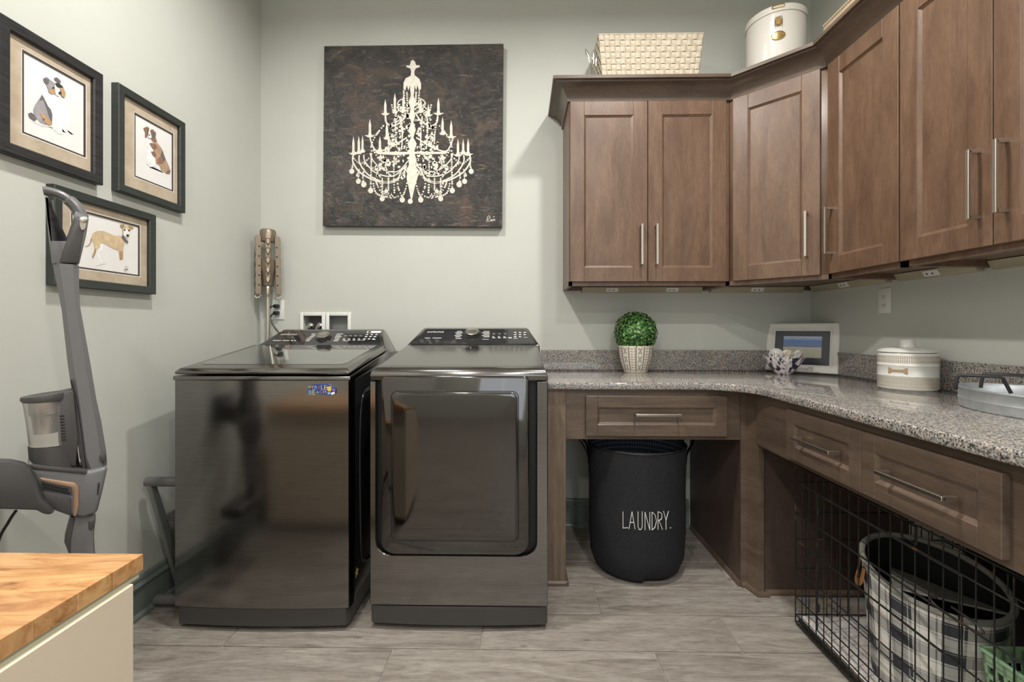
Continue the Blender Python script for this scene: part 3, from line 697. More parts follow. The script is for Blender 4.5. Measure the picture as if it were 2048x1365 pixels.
def picture(name, label, corners, win, fmat, art, fw=.03):
    XF = XL + .03
    q = [P(*c, X=XF) for c in corners]                  # TL TR BR BL (near edge is left in the picture)
    y0 = (q[0].y + q[3].y) / 2; y1 = (q[1].y + q[2].y) / 2; z1 = (q[0].z + q[1].z) / 2; z0 = (q[2].z + q[3].z) / 2
    t = thing(name, label, 'picture', (XL, (y0 + y1) / 2, z0))
    fr = MB()
    O = [(y0, z0), (y1, z0), (y1, z1), (y0, z1)]; I = [(y0 + fw, z0 + fw), (y1 - fw, z0 + fw), (y1 - fw, z1 - fw), (y0 + fw, z1 - fw)]
    secs = []
    for (oy, oz), (iy, iz) in zip(O, I):
        secs.append([V((XL + .001, oy, oz)), V((XL + .027, oy, oz)), V((XL + .03, oy + (iy - oy) * .08, oz + (iz - oz) * .08)), V((XL + .028, oy + (iy - oy) * .9, oz + (iz - oz) * .9)), V((XL + .024, iy, iz)), V((XL + .006, iy, iz))])
    fr.loft(secs, loop=True); f = fr.build('frame', fmat, t, ang=20)
    XM = XL + .014
    w4 = [P(*c, X=XM) for c in win]
    a0 = (w4[0].y + w4[3].y) / 2; a1 = (w4[1].y + w4[2].y) / 2; b1 = (w4[0].z + w4[1].z) / 2; b0 = (w4[2].z + w4[3].z) / 2
    def ring(oy0, oz0, oy1, oz1, iy0, iz0, iy1, iz1, x, nm, mat):
        m = MB()
        for c0, c1 in (((oy0, oz0), (iy0, oz1)), ((iy1, oz0), (oy1, oz1)), ((iy0, oz0), (iy1, iz0)), ((iy0, iz1), (iy1, oz1))):
            m.box((x - .0015, c0[0], c0[1]), (x, c1[0], c1[1]))
        return m.build(nm, mat, t)
    ring(y0 + fw - .002, z0 + fw - .002, y1 - fw + .002, z1 - fw + .002, a0, b0, a1, b1, XM, 'mat_board', 'matboard')
    e = .0022; ring(a0, b0, a1, b1, a0 + e, b0 + e, a1 - e, b1 - e, XM - .0004, 'mat_bevel', 'bevelw')
    e2 = .008; ring(a0 + e, b0 + e, a1 - e, b1 - e, a0 + e2, b0 + e2, a1 - e2, b1 - e2, XM - .001, 'inner_mat', 'maroon')
    XA = XM - .004
    MB().box((XL + .003, y0 + fw, z0 + fw), (XA, y1 - fw, z1 - fw)).build('artwork', 'paper', t)
    aw = t.children[-1]
    k = 0
    for c, pts in art:
        k += 1; m = MB(); x = XA + .00025 * k
        qs = [P(*p_, X=XA) for p_ in pts]
        m.face([(x, p_.y, p_.z) for p_ in qs]); m.build('painted_shape', artm(c), aw, recalc=False)
    return t
def zc(ox, oy, s): return lambda pts: [(ox + x * s, oy + y * s) for x, y in pts]
A, B_, C_ = zc(20, 100, .1612), zc(240, 200, .1611), zc(150, 420, .1172)
def circ(x, y, r, n=10, ry=None): return [(x + r * math.cos(2 * math.pi * k / n), y + (ry or r) * math.sin(2 * math.pi * k / n)) for k in range(n)]
GR, DG, BK, TN, WH, SH = (.33, .31, .33), (.13, .12, .13), (.03, .03, .03), (.5, .31, .15), (.88, .87, .86), (.62, .61, .61)
art1 = [(SH, A([(230, 870), (400, 960), (500, 960), (600, 1050), (660, 1055), (650, 985), (720, 1000), (790, 1052), (740, 1045), (640, 990), (420, 940), (320, 900)])),
        (WH, A([(410, 540), (470, 520), (600, 570), (690, 620), (745, 760), (755, 900), (700, 960), (720, 1020), (760, 1050), (700, 1040), (640, 970), (660, 1050), (600, 1035), (560, 1000), (530, 990), (510, 920), (470, 760), (430, 620)])),
        (GR, A([(395, 550), (420, 600), (460, 690), (510, 770), (520, 890), (520, 920), (440, 930), (370, 900), (330, 850), (290, 800), (285, 740), (310, 680), (350, 620)])),
        (DG, A([(395, 560), (425, 610), (470, 700), (505, 740), (522, 800), (518, 900), (480, 830), (450, 720), (410, 620), (360, 630)])),
        (DG, A([(222, 790), (260, 775), (300, 810), (330, 860), (300, 885), (235, 840)])),
        (TN, A([(370, 790), (420, 800), (480, 860), (520, 920), (490, 940), (440, 910), (400, 850)])),
        (GR, A([(405, 350), (455, 335), (490, 370), (560, 420), (555, 480), (520, 500), (470, 490), (445, 430)])),
        (DG, A([(408, 360), (440, 345), (480, 375), (470, 430), (450, 430), (420, 400)])),
        (DG, A([(540, 345), (575, 340), (620, 380), (622, 415), (590, 405), (550, 375)])),
        (BK, A([(552, 410), (590, 412), (640, 445), (655, 475), (610, 465), (565, 450)])),
        (WH, A([(545, 420), (570, 460), (600, 490), (625, 540), (600, 575), (560, 560), (550, 500)])),
        (TN, A([(470, 490), (550, 480), (552, 540), (510, 545), (472, 520)])), (TN, A([(615, 470), (655, 475), (680, 540), (670, 595), (635, 575), (625, 530)])),
        (BK, A(circ(608, 535, 20))), (BK, A(circ(525, 470, 12))), (DG, A(circ(408, 858, 10)))]
RB, LB = (.25, .14, .09), (.42, .29, .2)
art2 = [(SH, B_([(330, 795), (370, 840), (430, 820), (540, 910), (520, 890), (440, 850), (380, 850)])),
        (WH, B_([(320, 470), (370, 500), (420, 520), (400, 600), (430, 720), (440, 790), (400, 835), (360, 830), (335, 790), (330, 640)])),
        (LB, B_([(360, 540), (420, 520), (470, 540), (520, 610), (560, 720), (600, 810), (625, 880), (610, 920), (560, 905), (510, 880), (490, 820), (445, 790), (435, 700), (410, 620)])),
        (RB, B_([(360, 540), (440, 545), (460, 590), (430, 620), (395, 600)])), (RB, B_([(380, 640), (430, 640), (450, 690), (430, 715), (400, 690)])),
        (RB, B_([(470, 720), (520, 690), (560, 740), (530, 790), (460, 790)])), (DG, B_([(520, 620), (560, 740), (540, 760), (500, 690)])),
        (RB, B_([(595, 870), (625, 880), (610, 920), (560, 908)])),
        (RB, B_([(285, 350), (330, 330), (358, 350), (350, 400), (325, 470), (305, 460), (308, 400)])),
        (DG, B_([(330, 370), (350, 370), (345, 430), (325, 440)])),
        (RB, B_([(370, 370), (400, 365), (440, 410), (435, 470), (455, 520), (430, 520), (385, 500), (385, 430)])),
        (DG, B_([(400, 390), (436, 420), (425, 480), (395, 470)])), (WH, B_([(350, 370), (370, 400), (385, 470), (345, 475), (340, 440)])), (BK, B_(circ(354, 436, 9)))]
FW_, FD = (.6, .46, .29), (.42, .28, .15)
art3 = [(WH, C_([(430, 560), (500, 580), (470, 680), (410, 720), (440, 850), (480, 900), (430, 890), (370, 740)])), (SH, C_([(330, 960), (480, 915), (540, 920), (420, 945)])),
        (FW_, C_([(275, 470), (300, 400), (370, 358), (480, 360), (580, 400), (680, 445), (770, 440), (810, 470), (850, 530), (820, 700), (810, 845), (760, 850), (740, 700), (640, 660), (520, 590), (440, 560), (420, 650), (360, 680), (345, 740), (300, 830), (290, 790), (330, 680), (320, 590), (290, 520)])),
        (FD, C_([(285, 500), (275, 560), (240, 610), (190, 632), (160, 622), (190, 618), (230, 595), (255, 550), (270, 480)])),
        (FD, C_([(330, 660), (365, 670), (345, 745), (302, 832), (290, 790), (320, 730)])), (FD, C_([(755, 710), (815, 700), (810, 845), (765, 850)])),
        (FW_, C_([(800, 290), (850, 270), (920, 275), (940, 330), (920, 450), (890, 475), (850, 460), (805, 420)])),
        (WH, C_([(815, 360), (860, 350), (870, 290), (885, 350), (930, 370), (905, 490), (860, 470), (825, 430)])),
        (FD, C_([(760, 250), (830, 245), (835, 275), (800, 310), (770, 290)])), (FD, C_([(905, 275), (950, 270), (995, 310), (940, 330)])),
        (BK, C_(circ(888, 440, 24))), (BK, C_(circ(835, 345, 14))), (BK, C_(circ(910, 352, 14))),
        (DG, C_([(785, 430), (805, 440), (900, 545), (880, 570), (830, 520), (790, 465)])),
        (DG, C_([(820, 985), (860, 970), (905, 968), (860, 980)])), (DG, C_([(825, 1020), (890, 1005), (890, 1020), (830, 1035)]))]
picture('framed_dog_picture', 'largest black framed watercolour of a seated grey merle dog', [(-2, 24), (208, 148), (207, 368), (-2, 303)], [(43.6, 97.5), (174, 168), (172.5, 316), (42, 268)], 'frameblk', art1, .034)
picture('framed_dog_picture', 'tall framed watercolour of a seated brown and white dog', [(240, 170), (373, 244), (370, 425), (236, 382)], [(269.5, 224), (349.5, 267.7), (346, 384.5), (266.6, 353.8)], 'framegrn', art2, .03)
picture('framed_dog_picture', 'lowest framed watercolour of a standing tan dog, behind the vacuum handle', [(113, 368), (315, 432), (311, 588), (106, 572)], [(143, 413), (282.5, 451.6), (279.5, 553.6), (139, 537)], 'framegrn', art3, .03)

# ================================================================== CHANDELIER CANVAS
def canvasmat():
    m, t, b = new_mat('impasto_dark_canvas'); mp = coords(t, (1, 1, 1.0)); mh = coords(t, (2.2, 1, 9))
    n1 = noise(t, mp, 5, 6, .7, 1.0); n2 = noise(t, mh, 6, 6, .7, .8); n3 = noise(t, mp, 26, 8, .72, 2.5)
    r1 = ramp(t, [(.3, (.011, .01, .01)), (.48, (.027, .024, .023)), (.58, (.06, .047, .04)), (.72, (.13, .06, .034))])
    r2 = ramp(t, [(.56, (0, 0, 0)), (.68, (1, 1, 1))])
    t.links.new(n1.outputs['Fac'], r1.inputs[0]); t.links.new(n2.outputs['Fac'], r2.inputs[0])
    f = t.nodes.new('ShaderNodeMath'); f.operation = 'MULTIPLY'; f.inputs[1].default_value = .55; t.links.new(r2.outputs[0], f.inputs[0])
    t.links.new(mixn(t, f.outputs[0], r1.outputs[0], (.32, .25, .18)), b.inputs['Base Color'])
    bump(t, b, n3.outputs['Fac'], .55, .02); setp(b, rough=.32, spec=.8); return m
M['canvas'] = canvasmat(); M['canvasedge'] = plain('canvas_edge', (.035, .03, .028), rough=.6)
M['cream'] = noisy('cream_paint', [(.3, (.62, .59, .5)), (.6, (.74, .71, .63))], ns=60, rough=.6)
YC = YB - .042
cq = [P(*c, Y=YC) for c in ((648, 92), (1007, 87), (1004, 454), (645, 452))]
cv = thing('chandelier_painting', 'large square dark canvas with a cream chandelier on the back wall', 'painting', ((cq[0].x + cq[1].x) / 2, YB - .02, cq[3].z))
MB().prism(cq, (0, .041, 0), .003, 2).build('canvas', 'canvas', cv)
def Z3(x, y, l=.0012): p = P(620 + x * .3077, 60 + y * .3077, Y=YC); return V((p.x, YC - l, p.z))
K = .3077 * YC / FPX; NY = V((0, -1, 0)); rnd = random.Random(5)
def beads(m, pts, r, step):
    pts = bez([Z3(*p) for p in pts], 10); acc = 0
    for i in range(len(pts) - 1):
        d = (pts[i + 1] - pts[i]).length; acc += d
        if acc >= step * K: acc = 0; m.disc(pts[i], r * K * rnd.uniform(.8, 1.2), (1, 0, 0), (0, 0, 1), 6)
def line(m, pts, w_): m.ribbon(bez([Z3(*p, .001) for p in pts], 8), w_ * K, NY)
ch = MB(); CX = 660
pk = [0]
def poly(pts): pk[0] += 1; ch.face([Z3(*p, .0014 + pk[0] * 8e-6) for p in pts])
poly([(650, 232), (655, 205), (668, 195), (682, 205), (690, 232)]); poly([(625, 232), (712, 230), (715, 242), (690, 250), (648, 250), (628, 243)])
poly([(650, 248), (688, 248), (678, 275), (682, 300), (655, 300), (658, 270)])
poly([(655, 298), (685, 298), (712, 320), (722, 350), (722, 385), (708, 395), (700, 360), (690, 395), (680, 362), (665, 400), (650, 362), (640, 395), (630, 360), (620, 395), (608, 385), (608, 345), (622, 315)])
poly([(650, 370), (680, 370), (674, 430), (690, 470), (676, 510), (684, 560), (672, 600), (688, 650), (672, 700), (694, 740), (678, 790), (690, 840), (684, 900), (646, 900), (640, 840), (652, 790), (636, 740), (658, 700), (642, 650), (658, 600), (646, 560), (654, 510), (640, 470), (656, 430)])
poly([(640, 880), (690, 880), (700, 960), (682, 1020), (664, 1100), (656, 1100), (640, 1020), (628, 960)])
def candle(x, yt, yb, w_=15, sw=48):
    poly([(x - w_ / 2, yb), (x - w_ / 2, yt + 40), (x, yt), (x + w_ / 2, yt + 40), (x + w_ / 2, yb)])
    poly([(x - sw / 2, yb + 10), (x + sw / 2, yb + 10), (x + 12, yb + 24), (x - 12, yb + 24)])
    poly([(x - 11, yb), (x + 11, yb), (x + 11, yb + 12), (x - 11, yb + 12)])
for a in ((490, 450, 532, 16, 60), (552, 410, 520, 15, 40), (608, 418, 510), (770, 480, 540, 16, 60), (835, 440, 530, 16, 74), (720, 440, 515),
          (390, 578, 675, 16, 70), (918, 588, 682, 16, 70), (862, 565, 660, 15, 44), (455, 690, 770), (500, 600, 690), (283, 692, 790, 15, 66), (318, 690, 784, 15, 60), (342, 685, 775, 13, 40),
          (962, 708, 800, 15, 66), (996, 708, 786, 14, 50), (1028, 705, 795, 15, 70)): candle(*a)
poly([(420, 793), (900, 793), (880, 808), (700, 806), (560, 815), (440, 808)])
for s in (-1, 1):
    f = lambda *q: [(CX + s * (x), y) for x, y in q]
    for q, w_ in ((f((170, 550), (165, 600), (120, 625), (60, 590), (25, 540)), 9), (f((270, 700), (250, 760), (215, 790), (130, 760), (30, 700)), 9),
                  (f((378, 812), (380, 860), (330, 930), (220, 985), (110, 985), (30, 900)), 10), (f((340, 815), (335, 870), (270, 950), (150, 990), (40, 930)), 9),
                  (f((310, 812), (300, 860), (230, 930), (120, 950), (30, 880)), 8), (f((270, 800), (250, 850), (180, 910), (90, 920), (20, 850)), 7),
                  (f((60, 540), (90, 480), (60, 450), (40, 480)), 7), (f((110, 760), (150, 700), (130, 680), (105, 710)), 7), (f((200, 960), (230, 900), (205, 880), (180, 910)), 8), (f((140, 950), (170, 880), (140, 870)), 8)):
        line(ch, q, w_)
    for q in (f((52, 390), (48, 460), (60, 560)), f((30, 400), (26, 520)), f((170, 560), (150, 690), (150, 790)), f((100, 540), (105, 640), (95, 780)), f((70, 560), (60, 680), (65, 790)), f((260, 780), (262, 900), (265, 1030)),
              f((110, 800), (115, 920), (110, 1080)), f((60, 900), (90, 1000), (60, 1090)), f((20, 960), (40, 1040), (60, 1090)), f((150, 960), (150, 1070)), f((190, 960), (190, 1075)),
              f((380, 860), (385, 910)), f((340, 900), (345, 960)), f((310, 900), (320, 1000)), f((250, 780), (200, 850), (130, 860), (60, 800)), f((320, 860), (250, 900), (180, 860)),
              f((250, 990), (230, 1060), (170, 1085), (120, 1080)), f((240, 960), (200, 1050), (130, 1090), (80, 1080)), f((380, 830), (330, 870), (270, 830)), f((210, 980), (180, 1060), (120, 1090)), f((130, 480), (110, 540), (60, 500)), f((265, 770), (240, 700), (180, 620))):
        beads(ch, q, 6.2, 11)
    for x, y, r_ in ((388, 920, 17), (345, 985, 17), (310, 1005, 19), (265, 1045, 18), (190, 1098, 17), (60, 1105, 18), (165, 1050, 13), (130, 1085, 13), (350, 945, 11), (230, 900, 15), (120, 745, 15), (200, 830, 13), (150, 870, 17)):
        c = Z3(CX + s * x, y); ch.disc(c, r_ * K, (1, 0, 0), (0, 0, 1), 8, r_ * 1.05 * K)
        poly([(CX + s * x - 5, y - r_ * .6), (CX + s * x + 5, y - r_ * .6), (CX + s * x, y - r_ * 2)])
ch.disc(Z3(652, 1115), 17 * K, (1, 0, 0), (0, 0, 1), 10)
for k in range(330):
    a = rnd.uniform(-1, 1); y = rnd.uniform(480, 960); x = CX + a * (90 + (y - 480) * .33); ch.disc(Z3(x, y, .0011), rnd.uniform(4, 13) * K, (1, 0, 0), (0, 0, 1), 6, rnd.uniform(5, 16) * K)
ch.build('chandelier_motif', 'cream', cv, recalc=False, kind='stuff')
sg = MB()
for q in ([(1148, 1250), (1155, 1215), (1165, 1210), (1170, 1222), (1150, 1232), (1168, 1246)], [(1172, 1240), (1178, 1232), (1176, 1244), (1184, 1234), (1186, 1244), (1192, 1230)], [(1194, 1240), (1199, 1230), (1203, 1240)], [(1190, 1218), (1194, 1213)], [(1197, 1216), (1201, 1212)]):
    sg.ribbon(bez([Z3(*p) for p in q], 6), 3.2 * K, NY)
sg.build('signature', 'cream', cv, recalc=False, kind='stuff')

# ================================================================== STICK VACUUM ON ITS WALL HOLDER
M['vac'] = plain('graphite_plastic', (.15, .15, .158), rough=.32)
M['vac2'] = plain('dark_graphite_plastic', (.06, .056, .058), rough=.42)
M['rose'] = plain('copper_trim', (.62, .42, .3), rough=.3, metal=.8)
M['binclear'] = plain('smoky_clear_bin', (.75, .73, .7), rough=.1, trans=.85, ior=1.2)
VY = 1.3; VO = P(160, 700, Y=VY); NV = V((-VO.x, -VO.y, 0)).normalized(); UV_ = V((-NV.y, NV.x, 0))     # broad side turned towards the room
def pv(x, y, l=0): return PP(x, y, VO + NV * l, NV)
VR = Matrix((UV_, V((0, 0, 1)), NV)).transposed()
vc = thing('stick_vacuum', 'graphite upright stick vacuum with a loop handle hanging by the left wall', 'vacuum', P(160, 1230, Y=VY))
def slab(pts, t, mat, name, parent, bev=.006, y=0, seg=2):
    m = MB(); m.prism([pv(a, b_, y + t / 2) for a, b_ in pts], -NV * t, bev, seg); return m.build(name, mat, parent, ang=40)
# wand: loft of octagon-like sections
def wand(ks, mat, name, parent):
    secs = []
    for px0, px1, py0, py1, d in ks:
        a, b_ = pv(px0, py0, d / 2), pv(px1, py1, d / 2); D = -NV * d / 2; c = (a + b_) / 2 + D; h = (b_ - a) / 2
        secs.append([c - h * .95 - D * .45, c - h * .45 - D, c + h * .55 - D, c + h - D * .4, c + h + D * .4, c + h * .55 + D, c - h * .45 + D, c - h * .95 + D * .45])
    m = MB(); m.loft(secs); return m.build(name, mat, parent, ang=28)
wnd = wand([(103, 158, 526, 530, .055), (112, 158, 570, 562, .055), (122, 160, 620, 612, .05), (134, 180, 730, 722, .05), (146, 193, 810, 800, .052), (150, 203, 850, 845, .055), (158, 213, 920, 905, .06), (170, 215, 941, 933, .06)], 'vac', 'wand', vc)
slab([(158, 905), (151, 850), (146, 790), (140, 760), (152, 800), (162, 860), (172, 941), (165, 941)], .066, 'vac2', 'wand_edge', wnd, .003)
MB().prism([pv(a, b_, .036) for a, b_ in ((199, 912), (205, 906), (212, 910), (214, 924), (200, 926))], -NV * .02, .004, 2).build('release_button', 'vac2', wnd)
# handle loop
hl_ = MB()
hl_.tube(bez([pv(86, 382), pv(97, 383), pv(125, 392), pv(150, 412), pv(164, 436)], 8), [(.012, .018)] * 20 + [(.016, .022)] * 13, 12, flat=(0, 0, 1)); h1 = hl_.build('handle', 'vac', vc)
slab([(89, 390), (97, 392), (101, 440), (107, 478), (132, 478), (146, 437), (150, 420), (166, 428), (178, 434), (172, 470), (158, 528), (130, 527), (104, 529), (97, 475)], .05, 'vac', 'handle_body', vc, .006)
slab([(131, 481), (136, 470), (146, 440), (152, 430), (166, 436), (174, 440), (157, 528), (116, 526)], .056, 'vac2', 'handle_grip', vc, .007)
slab([(100, 402), (108, 398), (118, 472), (108, 476)], .04, 'vac2', 'handle_inner_face', vc, .004)
MB().prism([pv(166 + x * .8, 447 + y, .0305) for x, y in [(9 * math.cos(a_), 14 * math.sin(a_)) for a_ in [i * math.pi / 10 for i in range(20)]]], -NV * .004, .001, 1).build('switch_plate', 'knob', vc)
MB().lathe([(.009, 0), (.009, .003), (.006, .005), (.0005, .005)], pv(167, 440, .03), 16, M4=VR).build('power_button', 'nickel', vc)
# dust bin: clear cup, lid, inner cyclone
def oval_stack(name, mat, ks, parent, seg=24):
    """ks: list of (px left, px right, py left, py right, depth)"""
    secs = []
    for a0, a1, b0, b1, d in ks:
        a, b_ = pv(a0, b0), pv(a1, b1); c = (a + b_) / 2; h = (b_ - a) / 2
        secs.append([c + h * math.cos(k * 2 * math.pi / seg) + NV * (d / 2) * math.sin(k * 2 * math.pi / seg) for k in range(seg)])
    m = MB(); m.loft(secs); return m.build(name, mat, parent, ang=50)
bn = oval_stack('bin_lid', 'vac2', [(40, 148, 796, 780, .1), (39, 148, 802, 788, .105), (43, 146, 806, 796, .1)], vc)
oval_stack('bin_cup', 'binclear', [(44, 140, 806, 797, .098), (50, 142, 840, 830, .096), (57, 146, 893, 884, .092)], vc)
oval_stack('cyclone', 'hose', [(62, 124, 806, 800, .07), (64, 126, 830, 822, .07), (68, 116, 834, 828, .055), (72, 118, 865, 860, .055), (72, 118, 868, 862, .055)], vc)
slab([(112, 788), (147, 780), (157, 880), (152, 935), (124, 930), (116, 884)], .08, 'vac2', 'bin_spine', vc, .006)
for k in range(9): slab([(119 + k * .5, 832 + k * 6), (128 + k * .5, 831 + k * 6), (128 + k * .5, 833.5 + k * 6), (119 + k * .5, 834.5 + k * 6)], .083, 'dark', 'vent_slit', vc, 0)
oval_stack('bin_base', 'vac2', [(55, 154, 893, 886, .098), (57, 157, 920, 915, .1), (60, 160, 932, 935, .1)], vc)
# motor housing
slab([(52, 920), (70, 934), (176, 944), (216, 934), (205, 985), (194, 1028), (165, 1037), (145, 1033), (95, 1018), (70, 968)], .1, 'vac', 'motor_housing', vc, .01, seg=3)
slab([(60, 930), (120, 936), (176, 942), (172, 950), (66, 940)], .108, 'vac2', 'housing_rim', vc, .003)
slab([(78, 956), (120, 962), (150, 966), (158, 974), (158, 1010), (152, 1034), (146, 1033), (147, 985), (142, 976), (84, 964)], .107, 'rose', 'copper_trim', vc, .002)
slab([(84, 984), (142, 996), (143, 1034), (110, 1022), (92, 1014)], .108, 'vac2', 'filter_cover', vc, .004)
vn = slab([(80, 964), (142, 977), (144, 992), (84, 981)], .104, 'vac2', 'vent_grille', vc, .001)
m = MB()
for k in range(9):
    for j in range(2):
        c = pv(86 + k * 6 + j * 3, 969 + k * 1.4 + j * 7, .0523); m.disc(c, .0035, UV_, (0, 0, 1), 6, .005)
m.build('vent_holes', 'dark', vn, recalc=False, kind='stuff')
slab([(196, 967), (200, 965), (197, 990), (194, 991)], .104, 'blackgloss', 'status_light', vc, .001)
slab([(140, 1034), (192, 1030), (188, 1075), (190, 1110), (196, 1160), (150, 1160), (130, 1085), (136, 1062)], .065, 'vac', 'lower_neck', vc, .008)
slab([(141, 1035), (150, 1036), (142, 1080), (140, 1115), (128, 1085), (135, 1060)], .072, 'vac2', 'neck_edge', vc, .003)
slab([(176, 1044), (192, 1041), (188, 1056), (183, 1063), (177, 1060)], .07, 'vac2', 'neck_latch', vc, .003)
m = MB(); c = pv(172, 1215); m.tube([pv(172, 1150), pv(165, 1200)], .022, 12); m.box(c + V((-.09, -.13, -.035)), c + V((.02, .13, .02)), .015, 3); m.build('floor_head', 'vac2', vc)
# wall holder
wh = thing('vacuum_wall_bracket', 'dark plastic wall bracket holding the stick vacuum', 'bracket', P(20, 1030, Y=VY))
slab([(-60, 920), (20, 922), (48, 928), (62, 940), (72, 965), (84, 1000), (110, 1026), (98, 1032), (82, 1028), (75, 1022), (-60, 1018)], .03, 'vac2', 'side_arm', wh, .006, y=.068)
b = MB(); a = pv(-60, 935); b.box((XL + .001, a.y - .07, a.z - .1), (XL + .02, a.y + .1, a.z + .03), .005)
b.prism([V((XL + .015, a.y - .02, a.z - .09)), V((XL + .015, a.y + .08, a.z - .09)), pv(60, 1000, -.03), pv(30, 1000, .03)], (0, 0, .08), .006, 2); b.build('wall_plate', 'vac2', wh)
m = MB(); q = pv(32, 1022, .02); m.tube(bez([q, q + V((-.02, 0, -.03)), q + V((-.05, 0, -.09)), q + V((-.055, .0, -.2)), q + V((-.06, .02, -.6)), V((XL + .03, VY, .3))], 8), .0035, 8); m.build('charging_cable', 'black', wh)

# ================================================================== BUTCHER-BLOCK CART
def staves():
    m, t, b = new_mat('acacia_butcher_block'); mp = coords(t, (2.2, 12, 12))
    oi = t.nodes.new('ShaderNodeObjectInfo'); mu = t.nodes.new('ShaderNodeMath'); mu.operation = 'MULTIPLY'; mu.inputs[1].default_value = 53
    cx = t.nodes.new('ShaderNodeCombineXYZ'); t.links.new(oi.outputs['Random'], mu.inputs[0])
    for i in range(3): t.links.new(mu.outputs[0], cx.inputs[i])
    t.links.new(cx.outputs[0], mp.inputs['Location'])
    n1 = noise(t, mp, 2.2, 5, .6, 1.5); r = ramp(t, [(.28, (.22, .085, .035)), (.42, (.48, .24, .095)), (.55, (.62, .36, .165)), (.75, (.68, .43, .22))])
    t.links.new(n1.outputs['Fac'], r.inputs[0])
    rv = ramp(t, [(0, (.62, .5, .42)), (.35, (.95, .9, .85)), (1, (1.1, 1.08, 1.0))]); t.links.new(oi.outputs['Random'], rv.inputs[0])
    mx = t.nodes.new('ShaderNodeMix'); mx.data_type = 'RGBA'; mx.blend_type = 'MULTIPLY'; mx.inputs[0].default_value = 1; t.links.new(r.outputs[0], mx.inputs[6]); t.links.new(rv.outputs[0], mx.inputs[7])
    t.links.new(mx.outputs[2], b.inputs['Base Color']); bump(t, b, n1.outputs['Fac'], .05, .001); setp(b, rough=.35, coat=.2, crough=.2); return m
M['acacia'] = staves(); M['cartcream'] = noisy('cream_cart_paint', [(.3, (.74, .63, .49)), (.7, (.78, .68, .55))], ns=3, rough=.5)
M['cartbeige'] = plain('greenish_cart_trim', (.5, .49, .36), rough=.5)
CH = .72; ck = P(287, 1108, Z=CH); cx1, cy1 = ck.x, ck.y; cx0 = XL + .09; th_ = .031
ct = thing('butcher_block_cart', 'cream kitchen cart with an acacia butcher-block top, lower left', 'cart', ((cx0 + cx1) / 2, cy1 - .3, 0))
nst = 9; sw = .066
for k in range(nst):
    yb1 = cy1 - k * sw; yb0 = yb1 - sw + .0004; brk = [cx0, cx0 + (.21 + .17 * (k * 7 % 4) / 3), cx1] if k % 3 != 0 else [cx0, cx1]
    for i in range(len(brk) - 1):
        MB().box((brk[i] + .0002, yb0, CH - th_), (brk[i + 1] - .0002, yb1, CH - rnd.uniform(0, .0003)), .0008, 1).build('stave', 'acacia', ct)
yb_ = cy1 - nst * sw
MB().box((cx0 + .02, yb_ + .02, CH - th_ - .012), (cx1 - .004, cy1 - .006, CH - th_)).build('top_rail', 'cartbeige', ct)
bx1 = P(268, 1200, Y=cy1 - .025).x
MB().box((cx0 + .02, yb_ + .03, .05), (bx1, cy1 - .025, CH - th_ - .0125), .002, 1).build('body', 'cartcream', ct)
for fx in (cx0 + .06, bx1 - .05):
    for fy in (yb_ + .08, cy1 - .08): MB().lathe([(.02, .05), (.02, .004), (.016, 0)], (fx, fy, 0), 12).build('foot', 'black', ct)

# ================================================================== FOLDED STEP STOOL beside the washer
M['stoolgrey'] = plain('grey_tube', (.12, .115, .118), rough=.4); M['stoolrail'] = plain('grey_green_rail', (.2, .21, .2), rough=.45)
q = P(321, 966, X=-1.44); Ys_ = q.y
ss = thing('folded_step_stool', 'folded grey step stool standing between the washer and the left wall', 'step stool', (-1.43, Ys_ + .2, 0))
m = MB(); m.tube([(-1.4435, Ys_, q.z), (-1.4435, Ys_, q.z)], .01)
m = MB(); zt = q.z
m.tube([(-1.505, Ys_ + .012, zt), (-1.345, Ys_ + .012, zt)], .019, 14); m.build('top_bar', 'stoolgrey', ss)
for xx in (-1.5, -1.375):
    m = MB(); m.prism([(xx, Ys_ - .003, zt - .008), (xx, Ys_ + .03, zt - .008), (xx, Ys_ + .2, .0), (xx, Ys_ + .165, .0)], (.02, 0, 0), .003, 1); m.build('front_rail', 'stoolrail', ss)
    m = MB(); m.prism([(xx + .004, Ys_ + .032, zt - .06), (xx + .004, Ys_ + .05, zt - .06), (xx + .004, Ys_ + .22, .0), (xx + .004, Ys_ + .2, .0)], (.014, 0, 0), .003, 1); m.build('rear_rail', 'stoolrail', ss)
for z, yy in ((.2, .14), (.36, .09)): MB().box((-1.498, Ys_ + yy - .01, z - .012), (-1.358, Ys_ + yy + .07, z + .012), .006).build('tread', 'stoolgrey', ss)
m = MB(); m.tube([(-1.503, Ys_ + .06, .035), (-1.345, Ys_ + .06, .035)], .022, 14); m.build('bottom_bar', 'stoolgrey', ss)

# ================================================================== FOLDED RACK in the corner
M['bronze'] = plain('champagne_bronze', (.24, .19, .14), rough=.38, metal=.5); M['bronzel'] = plain('polished_bronze', (.5, .4, .32), rough=.22, metal=.9)
RY = 2.6; rx = P(536, 500, Y=RY).x; rz = lambda y: P(536, y, Y=RY).z
rk = thing('folding_drying_rack', 'folded bronze drying rack with perforated arms in the back-left corner', 'drying rack', (rx, RY, 0))
MB().tube([(rx, RY, 0), (rx, RY, rz(468))], .012, 12).build('pole', 'nickel', rk)
MB().lathe([(.052, 0), (.05, .012), (.02, .014)], (rx, RY, 0), 24).build('base', 'bronze', rk)
MB().lathe([(.041, rz(484)), (.042, rz(480)), (.042, rz(463)), (.036, rz(460)), (.001, rz(459.5))], (rx, RY, 0), 24).build('cap', 'bronze', rk)
MB().lathe([(.03, rz(573)), (.036, rz(548)), (.042, rz(540)), (.042, rz(521)), (.034, rz(520))], (rx, RY, 0), 24).build('slider_collar', 'bronze', rk)
